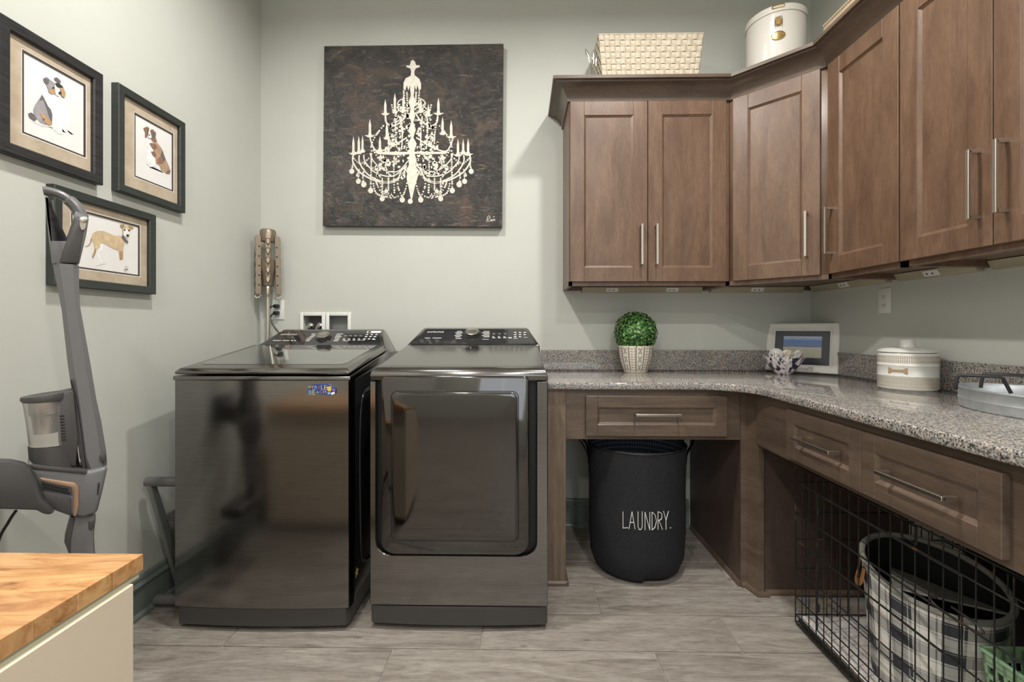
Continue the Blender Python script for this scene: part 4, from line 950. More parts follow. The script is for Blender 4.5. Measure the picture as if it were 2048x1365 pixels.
m = MB(); m.box((rx - .014, RY - .052, rz(573)), (rx + .014, RY - .042, rz(470)), .003); spn = m.build('centre_arm', 'bronze', rk)
for k in range(5):
    z = rz(487 + k * 18.7)
    m = MB(); m.loft([[V((rx + a * .012, RY - .053, z + .022)) for a in (-1, 1)] + [V((rx + .012, RY - .053, z - .002)), V((rx, RY - .053, z - .024)), V((rx - .012, RY - .053, z - .002))],
                      [V((rx + a * .007, RY - .062, z + .015)) for a in (-1, 1)] + [V((rx + .007, RY - .062, z - .002)), V((rx, RY - .062, z - .015)), V((rx - .007, RY - .062, z - .002))]]); m.build('notch', 'bronzel', spn, ang=10)
m = MB(); m.box((rx - .008, RY - .05, rz(594)), (rx + .008, RY - .02, rz(574)), .003); m.build('clip', 'bronzel', rk)
for s in (-1, 1):
    xa = rx + s * .047; m = MB(); pts_ = []
    zt_, zb_ = rz(474), rz(590)
    N = 24
    inner = [(xa - s * .013, zt_), (xa - s * .013, zb_)]
    outer = [(xa + s * (.013 + .004 * abs(math.sin(math.pi * 6 * k / N))), zt_ + (zb_ - zt_) * k / N) for k in range(N + 1)]
    ring_ = [(x, z) for x, z in outer] + inner[::-1]
    off_ = s * .006
    m.prism([(x + off_ * (zt_ - z) / (zt_ - zb_) * (1 if s > 0 else 0), RY - .03, z) for x, z in ring_], (0, .025, 0), .0015, 1); am = m.build('side_arm', 'bronze', rk)
    for k in range(5):
        z = rz(496 + k * 18.9); m = MB(); m.disc((xa + (off_ * k / 5 if s > 0 else 0) - s * .003, RY - .0305, z), .005, (1, 0, 0), (0, 0, 1), 10); m.build('hole', 'dark', am, recalc=False)
    m = MB(); m.tube(bez([(xa - s * .008, RY - .018, zb_ + .01), (xa - s * .01, RY - .018, zb_ - .012), (xa + s * .008, RY - .018, zb_ - .02), (xa + s * .018, RY - .018, zb_ - .008)], 5), .006, 8); m.build('hook', 'chrome', am)
rk.rotation_euler.z = math.radians(29)

# ================================================================== ON THE WORKTOP
Z0 = CTZ
# boxwood ball in a patterned pot
M['potcream'] = plain('cream_pot', (.68, .62, .53), rough=.6); M['potblk'] = plain('pot_print', (.03, .028, .025), rough=.7)
pc = P(1271, 745, Z=Z0); pc.y = 2.538; pc = V((P(1271, 740, Y=pc.y).x, pc.y, Z0))
pp = thing('potted_topiary', 'round green boxwood ball in a cream pot with black tribal print', 'plant', pc)
prof_ = [(.0, 0), (.06, 0), (.064, .004), (.076, .04), (.088, .085), (.094, .125), (.096, .148), (.091, .148), (.088, .12), (.0, .118)]
MB().lathe([(max(r, .0005), z) for r, z in prof_], pc, 48).build('pot', 'potcream', pp)
def potr(z):
    pr_ = prof_[2:7]
    for (r0, za), (r1, zb) in zip(pr_, pr_[1:]):
        if za <= z <= zb: return r0 + (r1 - r0) * (z - za) / (zb - za)
    return .096
def onpot(a, z, l=.0006): r = potr(z) + l; return pc + V((r * math.sin(a), -r * math.cos(a), z))
m = MB()
def pstroke(a0, z0, a1, z1, w_, n=3):
    for i in range(n):
        s0, s1 = i / n, (i + 1) / n; A0, A1 = a0 + (a1 - a0) * s0, a0 + (a1 - a0) * s1; B0, B1 = z0 + (z1 - z0) * s0, z0 + (z1 - z0) * s1
        if abs(z1 - z0) > abs(a1 - a0) * .09: da, dz = w_ / .09 / 2, 0
        else: da, dz = 0, w_ / 2
        m.face([onpot(A0 - da, B0 - dz), onpot(A0 + da, B0 - dz if dz == 0 else B0 + dz), onpot(A1 + da, B1 + dz), onpot(A1 - da, B1 - dz if dz else B1)])
nrep = 7; W = 2 * math.pi / nrep
for k in range(nrep):
    c = k * W + .02
    for d in (-.26, -.215, .215, .26): pstroke(c + d * W / .9, .008, c + d * W / .9, .143, .0022, 8)
    for d in (-.36, .4 + .02):
        for j in range(9): pstroke(c + d * W, .014 + j * .0145, c + d * W, .018 + j * .0145, .004, 1)
    for d in (.5,):
        for j in range(9): pstroke(c + d * W, .014 + j * .0145, c + d * W, .018 + j * .0145, .004, 1)
    for zc_ in (.03, .075, .12):
        q = .13 * W
        pstroke(c - q, zc_ - .013, c + q, zc_ + .013, .0025); pstroke(c + q, zc_ - .013, c - q, zc_ + .013, .0025)
        pstroke(c - q, zc_ + .018, c, zc_ + .008, .002); pstroke(c + q, zc_ + .018, c, zc_ + .008, .002); pstroke(c - q, zc_ - .018, c, zc_ - .008, .002); pstroke(c + q, zc_ - .018, c, zc_ - .008, .002)
m.build('painted_pattern', 'potblk', pp, recalc=False, kind='stuff')
def leafmat():
    m, t, b = new_mat('boxwood_leaves'); mp = coords(t, (1, 1, 1)); n = noise(t, mp, 70, 2, .5)
    r = ramp(t, [(.34, (.012, .045, .015)), (.48, (.04, .13, .03)), (.58, (.13, .29, .07)), (.7, (.3, .48, .16))]); t.links.new(n.outputs['Fac'], r.inputs[0])
    t.links.new(r.outputs[0], b.inputs['Base Color']); setp(b, rough=.35); return m
M['leaf'] = leafmat(); M['leafcore'] = plain('twig_core', (.01, .03, .012), rough=.8)  # leafcore: near-black green that paints the shade between the leaves
fc = pc + V((0, 0, .218)); RB_ = .107; m = MB(); lr = random.Random(3)
for k in range(1900):
    z = 1 - 2 * (k + .5) / 1900
    if z < -.75: continue
    a = k * 2.399963; r = math.sqrt(1 - z * z); n = V((r * math.cos(a), r * math.sin(a), z)); c = fc + n * (RB_ + lr.uniform(-.008, .011))
    t1 = n.orthogonal(); t1.rotate(Matrix.Rotation(lr.uniform(0, 6.28), 3, n)); t2 = n.cross(t1)
    t1 = (t1 + n * lr.uniform(-.5, .9)).normalized(); L = lr.uniform(.008, .0135); w_ = L * .55
    m.face([c - t1 * L * .6, c + t2 * w_ - t1 * L * .1, c + t1 * L * .5 + t2 * w_ * .6, c + t1 * L, c + t1 * L * .5 - t2 * w_ * .6, c - t2 * w_ - t1 * L * .1])
m.build('foliage', 'leaf', pp, recalc=False, kind='stuff')
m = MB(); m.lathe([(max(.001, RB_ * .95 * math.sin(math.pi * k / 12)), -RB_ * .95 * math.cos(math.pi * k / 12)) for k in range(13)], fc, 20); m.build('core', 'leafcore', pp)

# white framed beach photograph leaning in the corner
A0_, B0_ = P(1531, 741, Z=Z0), P(1677, 750, Z=Z0)
u = (B0_ - A0_); Wd = u.length; u.normalize(); nn = V((u.y, -u.x, 0))
hgt = .272; lean = .045; A0_ = A0_ + V((0, 0, .001))
Tz = math.sqrt(hgt ** 2 - lean ** 2); upv = (V((0, 0, Tz)) - nn * lean).normalized(); nf = u.cross(upv).normalized()
if nf.dot(nn) < 0: nf = -nf
def F(a, b_, l=0): return A0_ + u * a + upv * b_ + nf * l
pf = thing('leaning_photo_frame', 'white framed beach photograph leaning in the worktop corner', 'photo frame', A0_ + u * Wd / 2)
fwd = .042
m = MB(); secs = []
for (ox, oz), (ix, iz) in zip(((0, 0), (Wd, 0), (Wd, hgt), (0, hgt)), ((fwd, fwd), (Wd - fwd, fwd), (Wd - fwd, hgt - fwd), (fwd, hgt - fwd))):
    L_ = lambda s, l: F(ox + (ix - ox) * s, oz + (iz - oz) * s, l)
    secs.append([L_(0, -.012), L_(0, .008), L_(.1, .011), L_(.6, .01), L_(.66, .007), L_(.78, .008), L_(.84, .004), L_(1, .003), L_(1, -.01)])
m.loft(secs, loop=True); m.build('frame', 'whitepaint', pf, ang=20)
M['navymat'] = plain('slate_mat', (.055, .06, .085), rough=.25)
m = MB(); m.prism([F(fwd - .003, fwd - .003, -.006), F(Wd - fwd + .003, fwd - .003, -.006), F(Wd - fwd + .003, hgt - fwd + .003, -.006), F(fwd - .003, hgt - fwd + .003, -.006)], nf * .004); m.build('mat_board', 'navymat', pf)
def beach():
    m, t, b = new_mat('beach_print'); tc = t.nodes.new('ShaderNodeTexCoord'); sp_ = t.nodes.new('ShaderNodeSeparateXYZ'); t.links.new(tc.outputs['UV'], sp_.inputs[0])
    mp = coords(t, (3, 8, 1), 'UV'); n = noise(t, mp, 2, 5, .6); ad = t.nodes.new('ShaderNodeMath'); ad.operation = 'MULTIPLY_ADD'; ad.inputs[1].default_value = .12
    t.links.new(n.outputs['Fac'], ad.inputs[0]); t.links.new(sp_.outputs[1], ad.inputs[2])
    r = ramp(t, [(0, (.55, .53, .44)), (.5, (.6, .58, .48)), (.54, (.66, .64, .58)), (.56, (.16, .22, .42)), (.68, (.2, .28, .5)), (.7, (.16, .26, .55)), (.85, (.12, .24, .58)), (1, (.45, .55, .72))])
    t.links.new(ad.outputs[0], r.inputs[0]); t.links.new(r.outputs[0], b.inputs['Base Color']); setp(b, rough=.2); return m
def uvquad(pts, name, mat, parent):
    m = MB(); f = m.bm.faces.new([m.bm.verts.new(V(p)) for p in pts]); uv = m.bm.loops.layers.uv.new('uv')
    for l, c in zip(f.loops, ((0, 0), (1, 0), (1, 1), (0, 1))): l[uv].uv = c
    return m.build(name, mat, parent, recalc=False)
ix0, iz0 = .085, .082
uvquad([F(ix0, iz0, -.0012), F(Wd - .08, iz0, -.0012), F(Wd - .08, hgt - .072, -.0012), F(ix0, hgt - .072, -.0012)], 'photograph', beach(), pf)
m = MB(); q = F(Wd * .5, 0, -.012); m.prism([F(Wd * .4, .01, -.013), F(Wd * .6, .01, -.013), F(Wd * .6, .2, -.013), F(Wd * .4, .2, -.013)], nf * -.003); m.build('backing', 'greyd', pf)

# marbled bowl with shells
def marblemat():
    m, t, b = new_mat('navy_streaked_ceramic'); tc = t.nodes.new('ShaderNodeTexCoord'); mp = t.nodes.new('ShaderNodeMapping'); mp.inputs['Scale'].default_value = (1, 1, .35); t.links.new(tc.outputs['Object'], mp.inputs[0])
    n = noise(t, mp, 38, 4, .6, 1.2); r = ramp(t, [(.44, (.8, .76, .76)), (.5, (.6, .55, .6)), (.54, (.03, .025, .05)), (.7, (.02, .02, .06))]); t.links.new(n.outputs['Fac'], r.inputs[0]); t.links.new(r.outputs[0], b.inputs['Base Color']); setp(b, rough=.12); return m
M['marble'] = marblemat()
bc = P(1568, 750, Z=Z0); bc.y += .04; bc = V((P(1567, 740, Y=bc.y).x, bc.y, Z0)); bc.x -= .0
bw = MB(); pb = [(.001, .003), (.034, 0), (.037, .003), (.05, .016), (.076, .05), (.094, .082), (.0985, .092), (.096, .093), (.09, .082), (.072, .052), (.046, .02), (.001, .012)]
secs = []
for r, z in pb: secs.append([bc + V((r * math.cos(a_), r * math.sin(a_), z + (.004 * math.sin(9 * a_) if z > .08 else 0))) for a_ in [2 * math.pi * k / 54 for k in range(54)]])
bw.loft(secs); bo = bw.build('shell_bowl', 'marble', at=bc); tag(bo, 'white bowl streaked with dark navy, holding shells', 'bowl')
M['twine'] = plain('white_twine', (.72, .7, .68), rough=.7); M['shellp'] = noisy('pale_coral_shell', [(.3, (.6, .5, .38)), (.7, (.75, .68, .58))], ns=50, rough=.5)
M['shellw'] = plain('white_shell', (.72, .69, .63), rough=.4); M['stripe'] = plain('shell_stripe', (.05, .045, .04), rough=.5)
wb = bc + V((-.055, -.03, .103)); R_ = .034; m = MB()
for k in range(34):
    ax = V((lr.gauss(0, 1), lr.gauss(0, 1), lr.gauss(0, 1))).normalized(); o1 = ax.orthogonal().normalized(); o2 = ax.cross(o1); of = lr.uniform(-.4, .4); rr = math.sqrt(1 - of * of) * R_
    m.tube([wb + ax * of * R_ + o1 * rr * math.cos(i * math.pi / 9) + o2 * rr * math.sin(i * math.pi / 9) for i in range(18)], .0013, 5, loop=True)
tag(m.build('wicker_ball', 'twine'), 'small white openwork wicker ball in the streaked bowl', 'ball')
sh = bc + V((0, -.035, .088)); m = MB()
def lump(m, c, rx, ry, rz, rot, ripples=0):
    R3 = Matrix.Rotation(rot[2], 3, 'Z') @ Matrix.Rotation(rot[1], 3, 'Y') @ Matrix.Rotation(rot[0], 3, 'X'); secs = []
    for i in range(9):
        p_ = -math.pi / 2 + math.pi * (i + .15) / 8.3
        secs.append([c + R3 @ V((rx * math.cos(p_) * math.cos(a_) * (1 + .12 * math.sin(ripples * a_)), ry * math.cos(p_) * math.sin(a_) * (1 + .12 * math.sin(ripples * a_)), rz * math.sin(p_))) for a_ in [2 * math.pi * k / 28 for k in range(28)]])
    m.loft(secs)
lump(m, sh + V((0, 0, .014)), .034, .016, .03, (.4, .3, .2), 7); lump(m, sh + V((.008, -.002, .0)), .036, .02, .008, (.2, .35, 0), 7)
tag(m.build('coral_shell', 'shellp'), 'pale peach ruffled shell in the middle of the bowl', 'shell')
sc_ = bc + V((.048, -.03, .094)); t = thing('striped_shell', 'long white shell with dark stripes, right side of the bowl', 'shell', sc_)
ax = V((.8, .05, .62)).normalized(); o1 = V((0, -1, 0)); o1 = (o1 - ax * o1.dot(ax)).normalized(); o2 = ax.cross(o1); secs = []
def shr(s): return .019 * math.sin(math.pi * min(1, .12 + s * .85)) ** .7
for i in range(13):
    s = i / 12; c = sc_ + ax * (s - .5) * .085; secs.append([c + o1 * shr(s) * math.cos(a_) + o2 * shr(s) * math.sin(a_) for a_ in [2 * math.pi * k / 20 for k in range(20)]])
m = MB(); m.loft(secs); m.build('body', 'shellw', t)
m = MB()
for i in range(12):
    s = .1 + i * .07
    for a0, a1 in ((-1.2, -.15), (.15, 1.1)):
        pts_ = [sc_ + ax * (s - .5 + .06 * abs(a_)) * .085 + (o1 * math.cos(a_) + o2 * math.sin(a_)) * (shr(s + .06 * abs(a_)) + .0004) for a_ in [a0 + (a1 - a0) * k / 6 for k in range(7)]]
        m.tube(pts_, .0011, 5)
m.build('stripes', 'stripe', t, kind='stuff')
m = MB(); lump(m, bc + V((.075, .01, .1)), .016, .014, .03, (.2, .5, 0), 5); tag(m.build('whelk_shell', 'shellw'), 'small upright white shell at the right rim of the bowl', 'shell')

# treat jar
M['jar'] = plain('glazed_white_ceramic', (.66, .655, .62), rough=.18, coat=.3); M['jarbeige'] = plain('beige_glaze_band', (.46, .41, .34), rough=.35); M['bone'] = plain('tan_bone', (.36, .25, .14), rough=.5)
jc = P(1815, 780, Z=Z0); jc.y += .03; jc = V((P(1815, 760, Y=jc.y).x, jc.y, Z0)); JR = .096
tj = thing('treat_jar', 'white ceramic dog treat jar with beige bands and a bone motif', 'jar', jc)
MB().lathe([(.001, 0), (JR - .006, 0), (JR, .006), (JR, .053), (JR + .0015, .056), (JR, .059), (JR, .094), (JR + .0015, .097), (JR, .1), (JR, .138), (JR - .004, .146), (.001, .146)], jc, 56).build('body', 'jar', tj)
lidj = MB().lathe([(JR - .006, .1465), (JR + .001, .149), (JR, .154), (JR * .85, .162), (JR * .5, .168), (.027, .17), (.024, .176), (.0245, .19), (.026, .195), (.022, .198), (.001, .1985)], jc, 48).build('lid', 'jar', tj)
for zz0, zz1 in ((.108, .121), (.123, .136), (.04, .05), (.024, .037), (.01, .021)):
    m = MB()
    for k in range(90):
        a = 2 * math.pi * k / 90; a2 = a + 2 * math.pi / 90 * .72; r = JR + .0007
        m.face([jc + V((r * math.cos(q_), r * math.sin(q_), z_)) for q_, z_ in ((a, zz0), (a2, zz0), (a2, zz1), (a, zz1))])
    m.build('tick_band', 'jarbeige', tj, recalc=False, kind='stuff')
ba = math.radians(-130 - 18)
def onjar(x, z, l=.001): a = ba + x / JR; r = JR + l; return jc + V((r * math.cos(a), r * math.sin(a), .0765 + z))
m = MB()
def bone_h(x):
    x = abs(x); return .0052 if x < .017 else .0052 + .007 * math.sin(math.pi * min(1, (x - .017) / .0145) * .62)
for k in range(24):
    xa, xb = -.031 + .062 * k / 24, -.031 + .062 * (k + 1) / 24; ha, hb = bone_h(xa), bone_h(xb); na = .004 if abs(xa) > .029 else 0; nb = .004 if abs(xb) > .029 else 0
    m.face([onjar(xa, -ha), onjar(xb, -hb), onjar(xb, hb), onjar(xa, ha)])
m.build('bone_motif', 'bone', tj, recalc=False)

# galvanised oval tray
M['galv'] = noisy('galvanised_steel', [(.3, (.42, .45, .48)), (.7, (.62, .65, .68))], ns=14, detail=3, rough=.42, metal=.75)
tc_ = V((1.485, 1.29, Z0 + .0005)); ta, tb_ = .155, .23
tr = thing('oval_tray', 'oval galvanised metal tray with black handles at the right edge', 'tray', tc_)
m = MB(); m.lathe([(.97, 0), (.985, .003), (.99, .026), (1.0, .029), (.99, .032), (1.0, .056), (1.008, .058), (1.01, .061), (1.0, .063), (.99, .06), (.975, .032), (.97, .005), (.5, .004), (.01, .004)], tc_, 72, ta, tb_, cap=False)
bmesh.ops.scale
for v in m.bm.verts: pass
m.build('pan', 'galv', tr)
m = MB(); m.tube([tc_ + V((1.005 * ta * math.cos(k * math.pi / 36), 1.005 * tb_ * math.sin(k * math.pi / 36), .0605)) for k in range(72)], .0035, 8, loop=True); m.build('rolled_rim', 'galv', tr)
for dy_, dz_, dx_ in ((.19, .0, .045), (.145, 0, -.075)):
    c = tc_ + V((dx_, dy_ * .9, .05)); L_ = .05
    e = V((.85, -.5, 0)) if dx_ < 0 else V((.75, -.66, 0))
    e.normalize(); m = MB(); m.tube([c - e * L_ * 1.1, c - e * L_ + V((0, 0, .042)), c - e * L_ * .85 + V((0, 0, .046)), c + e * L_ * .75 + V((0, 0, .046)), c + e * L_ + V((0, 0, .042)), c + e * L_ * 1.35 + V((0, 0, -.002))], .005, 8); m.build('handle', 'black', tr)

# ================================================================== LAUNDRY HAMPER
M['felt'] = noisy('charcoal_canvas', [(.3, (.017, .017, .021)), (.7, (.026, .026, .031))], ns=120, detail=3, bmp=.2, bd=.001, rough=.8, spec=.25)
def linermat():
    m, t, b = new_mat('gingham_liner'); tc = t.nodes.new('ShaderNodeTexCoord'); br = t.nodes.new('ShaderNodeTexBrick'); br.offset = 0; br.inputs['Scale'].default_value = 1
    mp = t.nodes.new('ShaderNodeMapping'); mp.inputs['Scale'].default_value = (110, 42, 1); t.links.new(tc.outputs['UV'], mp.inputs[0]); t.links.new(mp.outputs[0], br.inputs['Vector'])
    br.inputs['Color1'].default_value = br.inputs['Color2'].default_value = (.025, .03, .045, 1); br.inputs['Mortar'].default_value = (.2, .24, .32, 1); br.inputs['Mortar Size'].default_value = .12; br.inputs['Brick Width'].default_value = 1; br.inputs['Row Height'].default_value = 1
    t.links.new(br.outputs['Color'], b.inputs['Base Color']); setp(b, rough=.8); return m
hf = P(1275, 1180, Z=0); HC = V((P(1274, 1050, Y=hf.y + .195).x, hf.y + .21, 0)); HZ = .598
hp = thing('laundry_hamper', 'tall round black fabric hamper lettered LAUNDRY under the drawer', 'hamper', HC)
def hr(z):                                              # radius over height
    ks = [(0, .175), (.03, .203), (.08, .222), (.2, .229), (.4, .228), (.598, .234)]
    for (z0_, r0), (z1_, r1) in zip(ks, ks[1:]):
        if z0_ <= z <= z1_: s = (z - z0_) / (z1_ - z0_); s = s * s * (3 - 2 * s) if z0_ < .1 else s; return r0 + (r1 - r0) * s
    return .234
def hpt(a, z, l=0):
    r = hr(z) + l; d = math.exp(-((a / .5) ** 2)) * math.exp(-((z - .0) / .05) ** 2) * .022   # dent at the bottom front
    return HC + V((r * math.sin(a), -(r * .92) * math.cos(a) + d, z))
zs = [0, .01, .02, .03, .045, .06, .08, .12, .2, .3, .4, .5, .57, .598]
m = MB(); S = 72; secs = [[hpt(2 * math.pi * k / S, z) for k in range(S)] for z in zs]
m.loft(secs, cap=False); m.bm.faces.new([m.bm.verts.new(p) for p in secs[0]]); m.build('shell', 'felt', hp, ang=60)
m = MB(); uvl = m.bm.loops.layers.uv.new('uv'); zz = [.598, .56, .45, .3, .1]
vv = [[m.bm.verts.new(hpt(2 * math.pi * k / S, z, -.006)) for k in range(S)] for z in zz]
for i in range(len(zz) - 1):
    for k in range(S):
        f = m.bm.faces.new((vv[i][k], vv[i][(k + 1) % S], vv[i + 1][(k + 1) % S], vv[i + 1][k]))
        for l, (ka, ia) in zip(f.loops, ((k, i), (k + 1, i), (k + 1, i + 1), (k, i + 1))): l[uvl].uv = (ka / S, zz[ia])
m.build('liner', linermat(), hp, recalc=False)
m = MB(); m.tube([hpt(2 * math.pi * k / S, .598, -.003) for k in range(S)], .0055, 8, loop=True); m.build('rim_piping', 'black', hp)
for s in (-1, 1):
    m = MB(); a = s * 1.5; pts_ = []
    base = hpt(a, .53, .003); bk = hpt(a + s * .42, .53, .003); up1 = V((s * .035, 0, .05))
    pts_ = bez([base + V((0, 0, -.03)), base + V((s * .006, 0, .02)), base + V((s * .03, 0, .065)), base + V((s * .055, .03, .1)), (base + bk) / 2 + V((s * .065, .01, .112)), bk + V((s * .05, -.02, .09)), bk + V((s * .015, 0, .05)), bk + V((0, 0, -.01))], 6)
    m.tube(pts_, [(.003, .013)] * len(pts_), 8, flat=(1, 0, 0)); m.build('handle', 'black', hp)
M['ink'] = plain('white_ink', (.8, .8, .78), rough=.6)
LET = {'L': [[(0, 1), (0, 0), (.5, .02)]], 'A': [[(0, 0), (.3, 1), (.6, 0)], [(.12, .38), (.5, .38)]], 'U': [[(0, 1), (0, .15), (.12, 0), (.3, 0), (.42, .15), (.42, 1)]], 'N': [[(0, 0), (0, 1), (.48, 0), (.48, 1)]],
       'D': [[(0, 0), (0, 1), (.3, .85), (.45, .5), (.3, .15), (0, 0)]], 'R': [[(0, 0), (0, 1), (.35, .9), (.4, .7), (.3, .55), (0, .5)], [(.1, .5), (.45, 0)]], 'Y': [[(0, 1), (.25, .5), (.5, 1)], [(.25, .5), (.25, 0)]], '.': [[(0, 0), (0, .04)]]}
def hproj(px, py):                                      # pixel onto the hamper's front surface
    C0 = V((0, 0, CAMH)); r = ray(px, py); lo, hi = 1.9, HC.y
    for _ in range(40):
        y = (lo + hi) / 2; p = C0 + r * (y / r.y); z = min(max(p.z, 0), HZ); rr = hr(z) + .0012
        inside = ((p.x - HC.x) / rr) ** 2 + ((p.y - HC.y) / (rr * .92)) ** 2 < 1
        if inside: hi = y
        else: lo = y
    return p
xs_ = [1246, 1258, 1276, 1290, 1304, 1316, 1327, 1341]; hs = [(1057, 1024), (1059, 1024), (1060, 1024), (1061, 1025), (1061, 1025), (1060, 1024), (1060, 1023), (1057, 1020)]
for ch_, x_, (yb0, yt0) in zip('LAUNDRY.', xs_, hs):
    m = MB()
    for st in LET[ch_]:
        q = [hproj(x_ + a * 20, yb0 + (yt0 - yb0) * b_) for a, b_ in st]
        for qa, qb in zip(q, q[1:]):
            m.tube([qa, (qa + qb) / 2 + (qa - HC).normalized() * .0004, qb], .0015 if ch_ != '.' else .0026, 6)
    m.build('letter', 'ink', hp)

# ================================================================== DOG CRATE
M['wire'] = noisy('rusty_black_wire', [(.5, (.02, .02, .02)), (.6, (.03, .026, .023)), (.7, (.2, .09, .04))], ns=14, detail=4, rough=.45, metal=.3)
GX0, GX1, GY0, GY1, GZ0, GZ1 = 1.075, 1.64, .885, 1.795, .012, .622
cr = thing('dog_crate', 'black wire dog crate with rusty bars under the right worktop', 'crate', ((GX0 + GX1) / 2, (GY0 + GY1) / 2, 0))
def bar(a, c, r, name, parent): return MB().tube([a, c], r, 6).build(name, 'wire', parent)
vw = MB().tube([(0, 0, 0), (0, 0, GZ1 - GZ0)], .002, 6).build('wire', 'wire', cr, local=True); vw_used = [False]
def vwire(x, y, parent):
    root = cr
    if not vw_used[0]: vw.parent = parent; vw.location = V((x, y, GZ0)) - root.location; vw_used[0] = True; return vw
    return inst(vw, 'wire', (x, y, GZ0), parent)
def panel(name, A, C, nz):
    A, C = V(A), V(C); fr = MB(); z = V((0, 0, 1))
    fr.tube([A + z * GZ0, C + z * GZ0, C + z * GZ1, A + z * GZ1], .0028, 6, loop=True)
    fo = fr.build(name, 'wire', cr); n = int(round((C - A).length / .041))
    for k in range(1, n): p = A + (C - A) * k / n; vwire(p.x, p.y, fo)
    hw = None; off = (V((0, 0, 0)))
    for h in nz:
        b = MB().tube([A + z * h, C + z * h], .0024, 6); b.build('wire', 'wire', fo)
    return fo
hz_ = (.557, .438, .333, .22, .11, .04)
fp = panel('front_panel', (GX0, GY1, 0), (GX0, GY0, 0), hz_)
panel('end_panel', (GX0, GY1, 0), (GX1, GY1, 0), hz_); panel('end_panel', (GX0, GY0, 0), (GX1, GY0, 0), (.557, .333, .11)); panel('rear_panel', (GX1, GY1, 0), (GX1, GY0, 0), hz_)
tp = MB().tube([(GX0, GY0, GZ1), (GX1, GY0, GZ1), (GX1, GY1, GZ1), (GX0, GY1, GZ1)], .0028, 6, loop=True).build('top_panel', 'wire', cr)
for k in range(1, 14): bar((GX0 + (GX1 - GX0) * k / 14, GY0, GZ1), (GX0 + (GX1 - GX0) * k / 14, GY1, GZ1), .0016, 'wire', tp)
for k in range(1, 7): bar((GX0, GY0 + (GY1 - GY0) * k / 7, GZ1), (GX1, GY0 + (GY1 - GY0) * k / 7, GZ1), .002, 'wire', tp)
# door in the front panel with slide latches
dz0, dz1, da, db = .07, .557, 1.655, 1.12; GXd = GX0 - .006
dd = MB().tube([(GXd, da, dz0), (GXd, db, dz0), (GXd, db, dz1), (GXd, da, dz1)], .0026, 6, loop=True).build('crate_door', 'wire', cr)
for h in (.44, .335, .2): bar((GXd, da, h), (GXd, db, h), .002, 'wire', dd)
for z_ in (.47, .18):
    m = MB(); m.tube(bez([(GXd - .006, db + .02, z_), (GXd - .008, db - .04, z_), (GXd - .008, db - .06, z_ - .012), (GXd - .006, db - .03, z_ - .022), (GXd - .006, db + .06, z_ - .022), (GXd - .01, db + .075, z_ - .005), (GXd - .014, db + .05, z_ + .004)], 5), .0026, 6); m.build('latch', 'wire', dd)
for yy_, z_ in ((da, .5), (da, .15)): m = MB(); m.tube([(GX0 - .003, yy_, z_ - .012), (GX0 - .003, yy_, z_ + .012)], .0055, 8); m.build('hinge', 'wire', dd)
for yy_ in (1.3, 1.02):
    m = MB(); m.tube([(GX0 - .002, yy_, GZ1 - .004), (GX0 - .002, yy_ - .05, GZ1 - .004), (GX0 - .002, yy_ - .05, GZ1 - .05), (GX0 - .002, yy_, GZ1 - .05)], .002, 6, loop=True); m.build('corner_clip', 'wire', fp)
MB().box((GX0 + .006, GY0 + .006, .014), (GX1 - .006, GY1 - .006, .032), .004).build('floor_tray', 'black', cr)
# bedding
M['fleece'] = noisy('white_fleece', [(.3, (.62, .57, .55)), (.7, (.78, .75, .73))], ns=25, detail=5, bmp=.6, bd=.004, rough=.9)
m = MB(); N1, N2 = 14, 24; vv = []
for i in range(N1 + 1):
    row = []
    for j in range(N2 + 1):
        x = GX0 + .012 + (GX1 - GX0 - .024) * i / N1; y = GY0 + .012 + (GY1 - GY0 - .024) * j / N2; ed = min(i, N1 - i, j, N2 - j)
        row.append(V((x, y, .034 + (.024 if ed > 0 else .006) + lr.uniform(-.003, .003))))
    vv.append(row)
bm_ = m.bm; vt = [[bm_.verts.new(p) for p in r] for r in vv]
for i in range(N1):
    for j in range(N2): bm_.faces.new((vt[i][j], vt[i + 1][j], vt[i + 1][j + 1], vt[i][j + 1]))
bt = [[bm_.verts.new(V((p.x, p.y, .033))) for p in r] for r in (vv[0], vv[-1])]
bm_.faces.new([bm_.verts.new(V((x, y, .0335))) for x, y in ((GX0 + .012, GY0 + .012), (GX1 - .012, GY0 + .012), (GX1 - .012, GY1 - .012), (GX0 + .012, GY1 - .012))])
tag(m.build('crate_bedding', 'fleece', ang=80), 'white fleece pad lying on the crate floor', 'pet bed')
# plaid bin with a slanting rim
def plaidmat():
    m, t, b = new_mat('plaid_cloth'); tc = t.nodes.new('ShaderNodeTexCoord'); sp_ = t.nodes.new('ShaderNodeSeparateXYZ'); t.links.new(tc.outputs['UV'], sp_.inputs[0])
    def band(out, k):
        a = t.nodes.new('ShaderNodeMath'); a.operation = 'MULTIPLY'; a.inputs[1].default_value = k; t.links.new(out, a.inputs[0])
        f = t.nodes.new('ShaderNodeMath'); f.operation = 'FRACT'; t.links.new(a.outputs[0], f.inputs[0])
        W1, W0, D0 = (.62, .58, .5), (.9, .9, .9), (.05, .055, .07)
        r = ramp(t, [(0, D0), (.28, (.75, .75, .75)), (.3, D0), (.36, (.95, .93, .88)), (.5, (.6, .6, .6)), (.52, (.95, .93, .88)), (.8, (.25, .26, .28)), (.83, (.9, .88, .84)), (.9, D0)], 'CONSTANT'); t.links.new(f.outputs[0], r.inputs[0]); return r.outputs[0]
    mx = t.nodes.new('ShaderNodeMix'); mx.data_type = 'RGBA'; mx.inputs[0].default_value = .5; t.links.new(band(sp_.outputs[0], 9), mx.inputs[6]); t.links.new(band(sp_.outputs[1], 3.6), mx.inputs[7])
    t.links.new(mx.outputs[2], b.inputs['Base Color']); setp(b, rough=.85); return m
